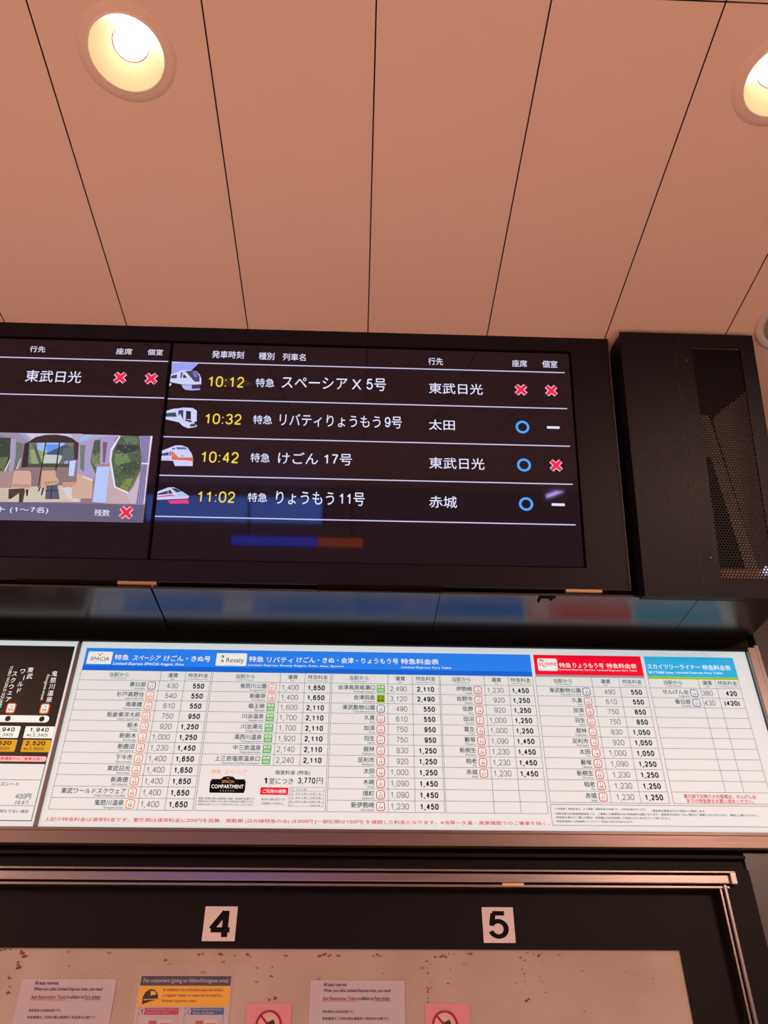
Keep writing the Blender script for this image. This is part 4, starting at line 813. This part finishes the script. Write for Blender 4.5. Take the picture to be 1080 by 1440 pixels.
b = MB()
random.seed(9)
for i, (c, P) in enumerate(LOUNGE): b.poly([(x / 1000, z / 1000) for x, z in P], SLOPE, -.0059 + .000012 * i, lit(c))
def inside(x, z, P):
    r = False
    for i in range(len(P)):
        (xa, za), (xb, zb) = P[i - 1], P[i]
        if (za > z) != (zb > z) and x < (xb - xa) * (z - za) / (zb - za) + xa: r = not r
    return r
FOLIAGE = {(76, 96, 76): (230, ((58, 78, 60), (98, 124, 90), (46, 60, 50), (128, 148, 112), (84, 104, 84), (112, 132, 84), (66, 76, 84))), (72, 88, 80): (40, ((60, 74, 66), (110, 126, 84), (50, 60, 60))),
           (105, 120, 112): (20, ((84, 100, 92), (130, 144, 124))), (45, 60, 50): (60, ((38, 48, 44), (66, 86, 64), (104, 124, 84))), (106, 114, 110): (40, ((84, 96, 92), (132, 138, 128), (96, 116, 84)))}
k = 0
for c, P in LOUNGE:                              # leaves outside the windows
    if c not in FOLIAGE: continue
    n, shades = FOLIAGE[c]; P = [(x / 1000, z / 1000) for x, z in P]; xs, zs = [p[0] for p in P], [p[1] for p in P]
    for _i in range(n):
        x, z = random.uniform(max(min(xs), -.88), max(xs)), random.uniform(min(zs), max(zs)); r = random.uniform(.0012, .0042)
        if not all(inside(x + r * u, z + r * v, P) for u, v in ((1, 0), (-1, 0), (0, 1), (0, -1))): continue
        a0 = random.random() * 3; k += 1
        b.poly([(x + r * random.uniform(.4, 1) * math.cos(a0 + a), z + r * .8 * random.uniform(.4, 1) * math.sin(a0 + a)) for a in (0, 1.2, 2.5, 3.8, 5)], SLOPE, -.00484 + .000001 * k, lit(random.choice(shades)))
b.build('lounge_picture', west)
b = MB(); b.rect(-1.15, -.4995, .0850, .1274, SLOPE, -.0043, lit((96, 92, 122))); b.build('caption_band', west)
for o_ in list(west.children):                   # captions sit over the band
    if o_.name.startswith(('caption', 'cross_mark')) and not o_.name.startswith('caption_band'):
        for v in o_.data.vertices: v.co.y -= .0016 * CT; v.co.z -= .0016 * ST
# hinges and catches under the frame
def U(x0, x1, y0, y1, z0, z1, m, nm, label=None):
    b = MB(); b.bevel_box(x0, x1, y0, y1, Z(z0), Z(z1), .0008, m); b.build(nm, dep, label)
U(-.5345, -.4490, 1.506, 1.522, .8405, .8480, M_brass, 'hinge', 'brass hinge'); U(.4640, .5470, 1.506, 1.522, .8405, .8480, M_brass, 'hinge', 'brass hinge')
U(-.7560, -.5350, 1.506, 1.520, .8420, .8490, M_void, 'catch_bar'); U(-.0930, .1880, 1.506, 1.520, .8400, .8490, M_void, 'catch_bar')
b = MB(); b.bevel_box(.405, .441, 1.512, 1.520, Z(.8290), Z(.8335), .0008, M_void); b.bevel_box(.405, .409, 1.520, 1.540, Z(.8295), Z(.8332), .0005, M_void); b.bevel_box(.430, .436, 1.524, 1.530, Z(.8300), Z(.8332), .0005, M_void); b.build('hook', dep)

# ------------------------------------------------------------------ equipment cabinet with perforated grille
cab = empty('equipment_cabinet', (0.80, 1.5, Z(0.835)), 'black satin equipment cabinet with perforated grille at the end of the departure display', 'cabinet')
OFF = 0.0365                                   # stands proud of the display
def BOX(a, c, s): return SLOPE(a, s, OFF - c)
def BOXF(x, s, c=0.0): return SLOPE(x, s, OFF + c)
X0, X1, XS, S1, S0 = 0.6335, 0.9690, 0.7690, 0.5880, -0.0745
PX0, PX1, PS0, PS1 = 0.8105, 0.9325, -0.0330, 0.5570
b = MB()
b.box(X0, XS - .0008, 0, .0025, S0, S1 + .006, M_black, BOX)                               # plain door
for a0, a1, s0, s1 in ((XS + .0008, PX0, S0, S1 + .006), (PX1, X1, S0, S1 + .006), (PX0, PX1, S0, PS0), (PX0, PX1, PS1, S1 + .006)):
    b.box(a0, a1, 0, .0025, s0, s1, M_black, BOX)
b.box(X0, X0 + .003, .0025, .12, S0, S1, M_black, BOX); b.box(X1 - .003, X1, .0025, .03, S0, S1, M_black, BOX)
b.box(X0 + .003, X1 - .003, .0025, .05, S0, S0 + .003, M_black, BOX)
b.box(XS - .0030, XS + .0030, .0026, .004, S0 + .003, S1, M_void, BOX)
b.box(XS - .0008, XS - .0004, -.0003, .002, S0, S1 - .02, mat('pale_edge', (.16, .13, .125)), BOX)  # highlight on the seam's edge, painted as a paler strip
b.build('housing', cab)
# perforated sheet: hexagonal cells, each with a round hole
b = MB(); pw, ph = .0074, .0064; M_grille = mat('grille_black', (0.007, 0.005, 0.007), .45, srgb=False, spec=.2)
nx, nz = int((PX1 - PX0) / pw) + 2, int((PS1 - PS0) / ph) + 2
vs, fs2 = [], []
for j in range(nz):
    for i in range(nx):
        cx = PX0 - .001 + (i + (.5 if j % 2 else 0)) * pw; cz = PS0 - .001 + j * ph; k0 = len(vs)
        for r_, n_ in ((.00255, 0), (.00430, 1)):
            for a in range(6):
                t_ = PI / 6 + a * PI / 3
                vs.append(BOXF(cx + r_ * math.cos(t_), cz + r_ * math.sin(t_), -.0034))
        for a in range(6):
            a2 = (a + 1) % 6; fs2.append((k0 + a, k0 + 6 + a, k0 + 6 + a2, k0 + a2))
b.mesh(vs, fs2, M_grille); b.build('perforated_grille', cab)
# plates seen through the holes; their pale colours stand in for light inside
M_in1 = mat('inner_sheet_metal', (.36, .31, .30), .5, srgb=False); M_in2 = mat('inner_lit_strip', (.60, .40, .29), .5, srgb=False)
b = MB()
def pl(pts, d, m): b.poly(pts, lambda x, s, c: SLOPE(x, s, OFF - d), 0, m)
pl([(.74, -.07), (.966, -.07), (.966, .62), (.74, .62)], .060, M_void)
pl([(.966, .470), (.862, .385), (.868, .34), (.928, -.03), (.966, -.05)], .045, M_in1)
pl([(.806, .385), (.846, .385), (.915, -.005), (.885, -.005), (.838, .275), (.806, .275)], .030, M_in1)
pl([(.800, -.040), (.925, -.040), (.925, -.004), (.800, -.004)], .020, M_in2)  # orange lamplight put into the tan colour of this strip
b.build('inner_plates', cab)
b = MB(); b.poly(circ(.924, -.009, .011, 24), lambda x, s, c: SLOPE(x, s, OFF - .012), 0, lit((226, 222, 255), 1.1)); b.build('status_lamp', cab, 'small bluish white lamp behind the grille')
for x, s in ((.7928, .5172), (.7907, .0156)):
    b = MB(); n_ = 20; R_ = [(.0036, .0001), (.0036, .0018), (.0024, .0030)]
    b.mesh([BOXF(x + r * math.cos(2 * PI * i / n_), s + r * math.sin(2 * PI * i / n_), q) for r, q in R_ for i in range(n_)], [(k * n_ + i, k * n_ + (i + 1) % n_, (k + 1) * n_ + (i + 1) % n_, (k + 1) * n_ + i) for k in (0, 1) for i in range(n_)] + [tuple(range(2 * n_, 3 * n_))], M_screw); b.build('screw', cab)
b = MB(); o = circ(0, 0, .0065, 24)
b.mesh([(X0 - .0012, SLOPE(0, .245 + z, OFF - .018 - x)[1], SLOPE(0, .245 + z, OFF - .018 - x)[2]) for x, z in o], [tuple(range(24))], M_screw)
b.mesh([(X0 - .0016, SLOPE(0, .245 + z * .45, OFF - .018 - x * .45)[1], SLOPE(0, .245 + z * .45, OFF - .018 - x * .45)[2]) for x, z in o], [tuple(range(24))], M_void); b.build('keyhole', cab)

# ------------------------------------------------------------------ downlights and ceiling loudspeaker
BULB = mat('lamp_glow', (255, 240, 220), .5, emit=(255, 222, 194), strength=BULB_STRENGTH)
def downlight(x, y, label):
    t = empty('downlight', (x, y, Z(CEIL)), label, 'ceiling light', 'recessed downlights')
    c = (x, y, Z(CEIL))
    b = MB(); b.lathe([(.0880, -.0001), (.0876, -.0007), (.0700, -.0010), (.0690, -.0010)], c, M_ceil, 64); b.build('flange', t, smooth=True)
    b = MB(); b.lathe([(.0702, -.0008), (.0698, -.0026), (.0668, -.0026), (.0655, .0)], c, M_rim, 64); b.build('rim', t, smooth=True)
    b = MB(); b.lathe([(.0655, 0), (.0590, .010), (.0500, .020), (.0400, .029), (.0335, .034)], c, M_reflector, 64, flip=False); b.build('reflector', t, smooth=True)
    b = MB(); b.lathe([(.0335, .034), (.0330, .040), (.0312, .040)], c, mat('bulb_gap', (60, 36, 24), .6), 48); b.build('lamp_collar', t)
    b = MB(); b.lathe([(.0312, .040), (.0300, .0355), (.0240, .0325), (.0130, .0310), (.002, .0306)], c, BULB, 48); b.disc(.002, (x, y, c[2] + .0306), BULB, 48); b.build('bulb', t, 'glowing bulb')
downlight(*LAMPS[0], 'lit recessed downlight wholly in view, in the ceiling above the lounge picture')
downlight(*LAMPS[1], 'lit recessed downlight in the ceiling nearest the round loudspeaker')
t = empty('ceiling_loudspeaker', (1.064, 1.258, Z(CEIL)), 'round white ceiling loudspeaker with grey mesh beside the black cabinet', 'loudspeaker')
b = MB(); b.lathe([(.094, -.0002), (.0935, -.0035), (.0900, -.0055), (.0760, -.0050), (.0735, -.0025)], (1.064, 1.258, Z(CEIL)), M_white, 64); b.build('rim', t, smooth=True)
b = MB(); b.lathe([(.0738, -.0025), (.050, -.0034), (.020, -.0040), (.001, -.0041)], (1.064, 1.258, Z(CEIL)), M_mesh, 64); b.build('mesh_cover', t, smooth=True)

# ------------------------------------------------------------------ lit signs hanging across the hall, seen only mirrored in the screens
t = empty('hanging_guide_sign', (-0.7, -5.0, Z(0.84)), 'blue and orange lit guide sign hanging across the hall, mirrored in the screen', 'sign')
M_gblue = mat('guide_blue', (20, 20, 60), .3, emit=(60, 80, 255), strength=5); M_gor = mat('guide_orange', (60, 30, 10), .3, emit=(255, 110, 50), strength=3)
b = MB(); b.box(-1.40, 0.05, -5.08, -5.012, Z(.845), Z(.965), M_dark); b.build('casing', t)
b = MB(); b.box(-1.375, -0.462, -5.012, -5.0, Z(.86), Z(.956), M_gblue); b.build('blue_panel', t)
b = MB(); b.box(-0.452, 0.03, -5.012, -5.0, Z(.86), Z(.956), M_gor); b.build('orange_panel', t)
for x in (-1.2, -.1):
    b = MB(); b.box(x - .012, x + .012, -5.06, -5.036, Z(.965), Z(CEIL), M_screw); b.build('hanger_rod', t)
t = empty('hanging_video_wall', (-1.4, -5.6, Z(1.08)), 'wide blue lit display hanging across the hall, mirrored in the screen', 'display')
b = MB(); b.box(-2.5, -.40, -5.70, -5.612, Z(1.10), Z(1.42), M_dark); b.build('casing', t)
b = MB(); b.box(-2.45, -.45, -5.612, -5.6, Z(1.115), Z(1.405), mat('video_blue', (10, 10, 30), .3, emit=(90, 135, 255), strength=6)); b.build('panel', t)
for x in (-2.2, -.7):
    b = MB(); b.box(x - .012, x + .012, -5.66, -5.636, Z(1.42), Z(CEIL), M_screw); b.build('hanger_rod', t)
t = empty('tube_light', (2.17, -5.0, Z(1.44)), 'slanted fluorescent tube across the hall, mirrored in the screen', 'light')
b = MB(); b.mesh([(2.01, -5.02, Z(1.435)), (2.01, -4.98, Z(1.435)), (2.34, -4.98, Z(1.565)), (2.34, -5.02, Z(1.565)), (2.0, -5.02, Z(1.465)), (2.0, -4.98, Z(1.465)), (2.33, -4.98, Z(1.595)), (2.33, -5.02, Z(1.595))],
                [(0, 1, 2, 3), (7, 6, 5, 4), (0, 3, 7, 4), (1, 5, 6, 2), (0, 4, 5, 1), (3, 2, 6, 7)], mat('tube_glow', (200, 190, 255), .5, emit=(190, 170, 255), strength=34)); b.build('tube', t)
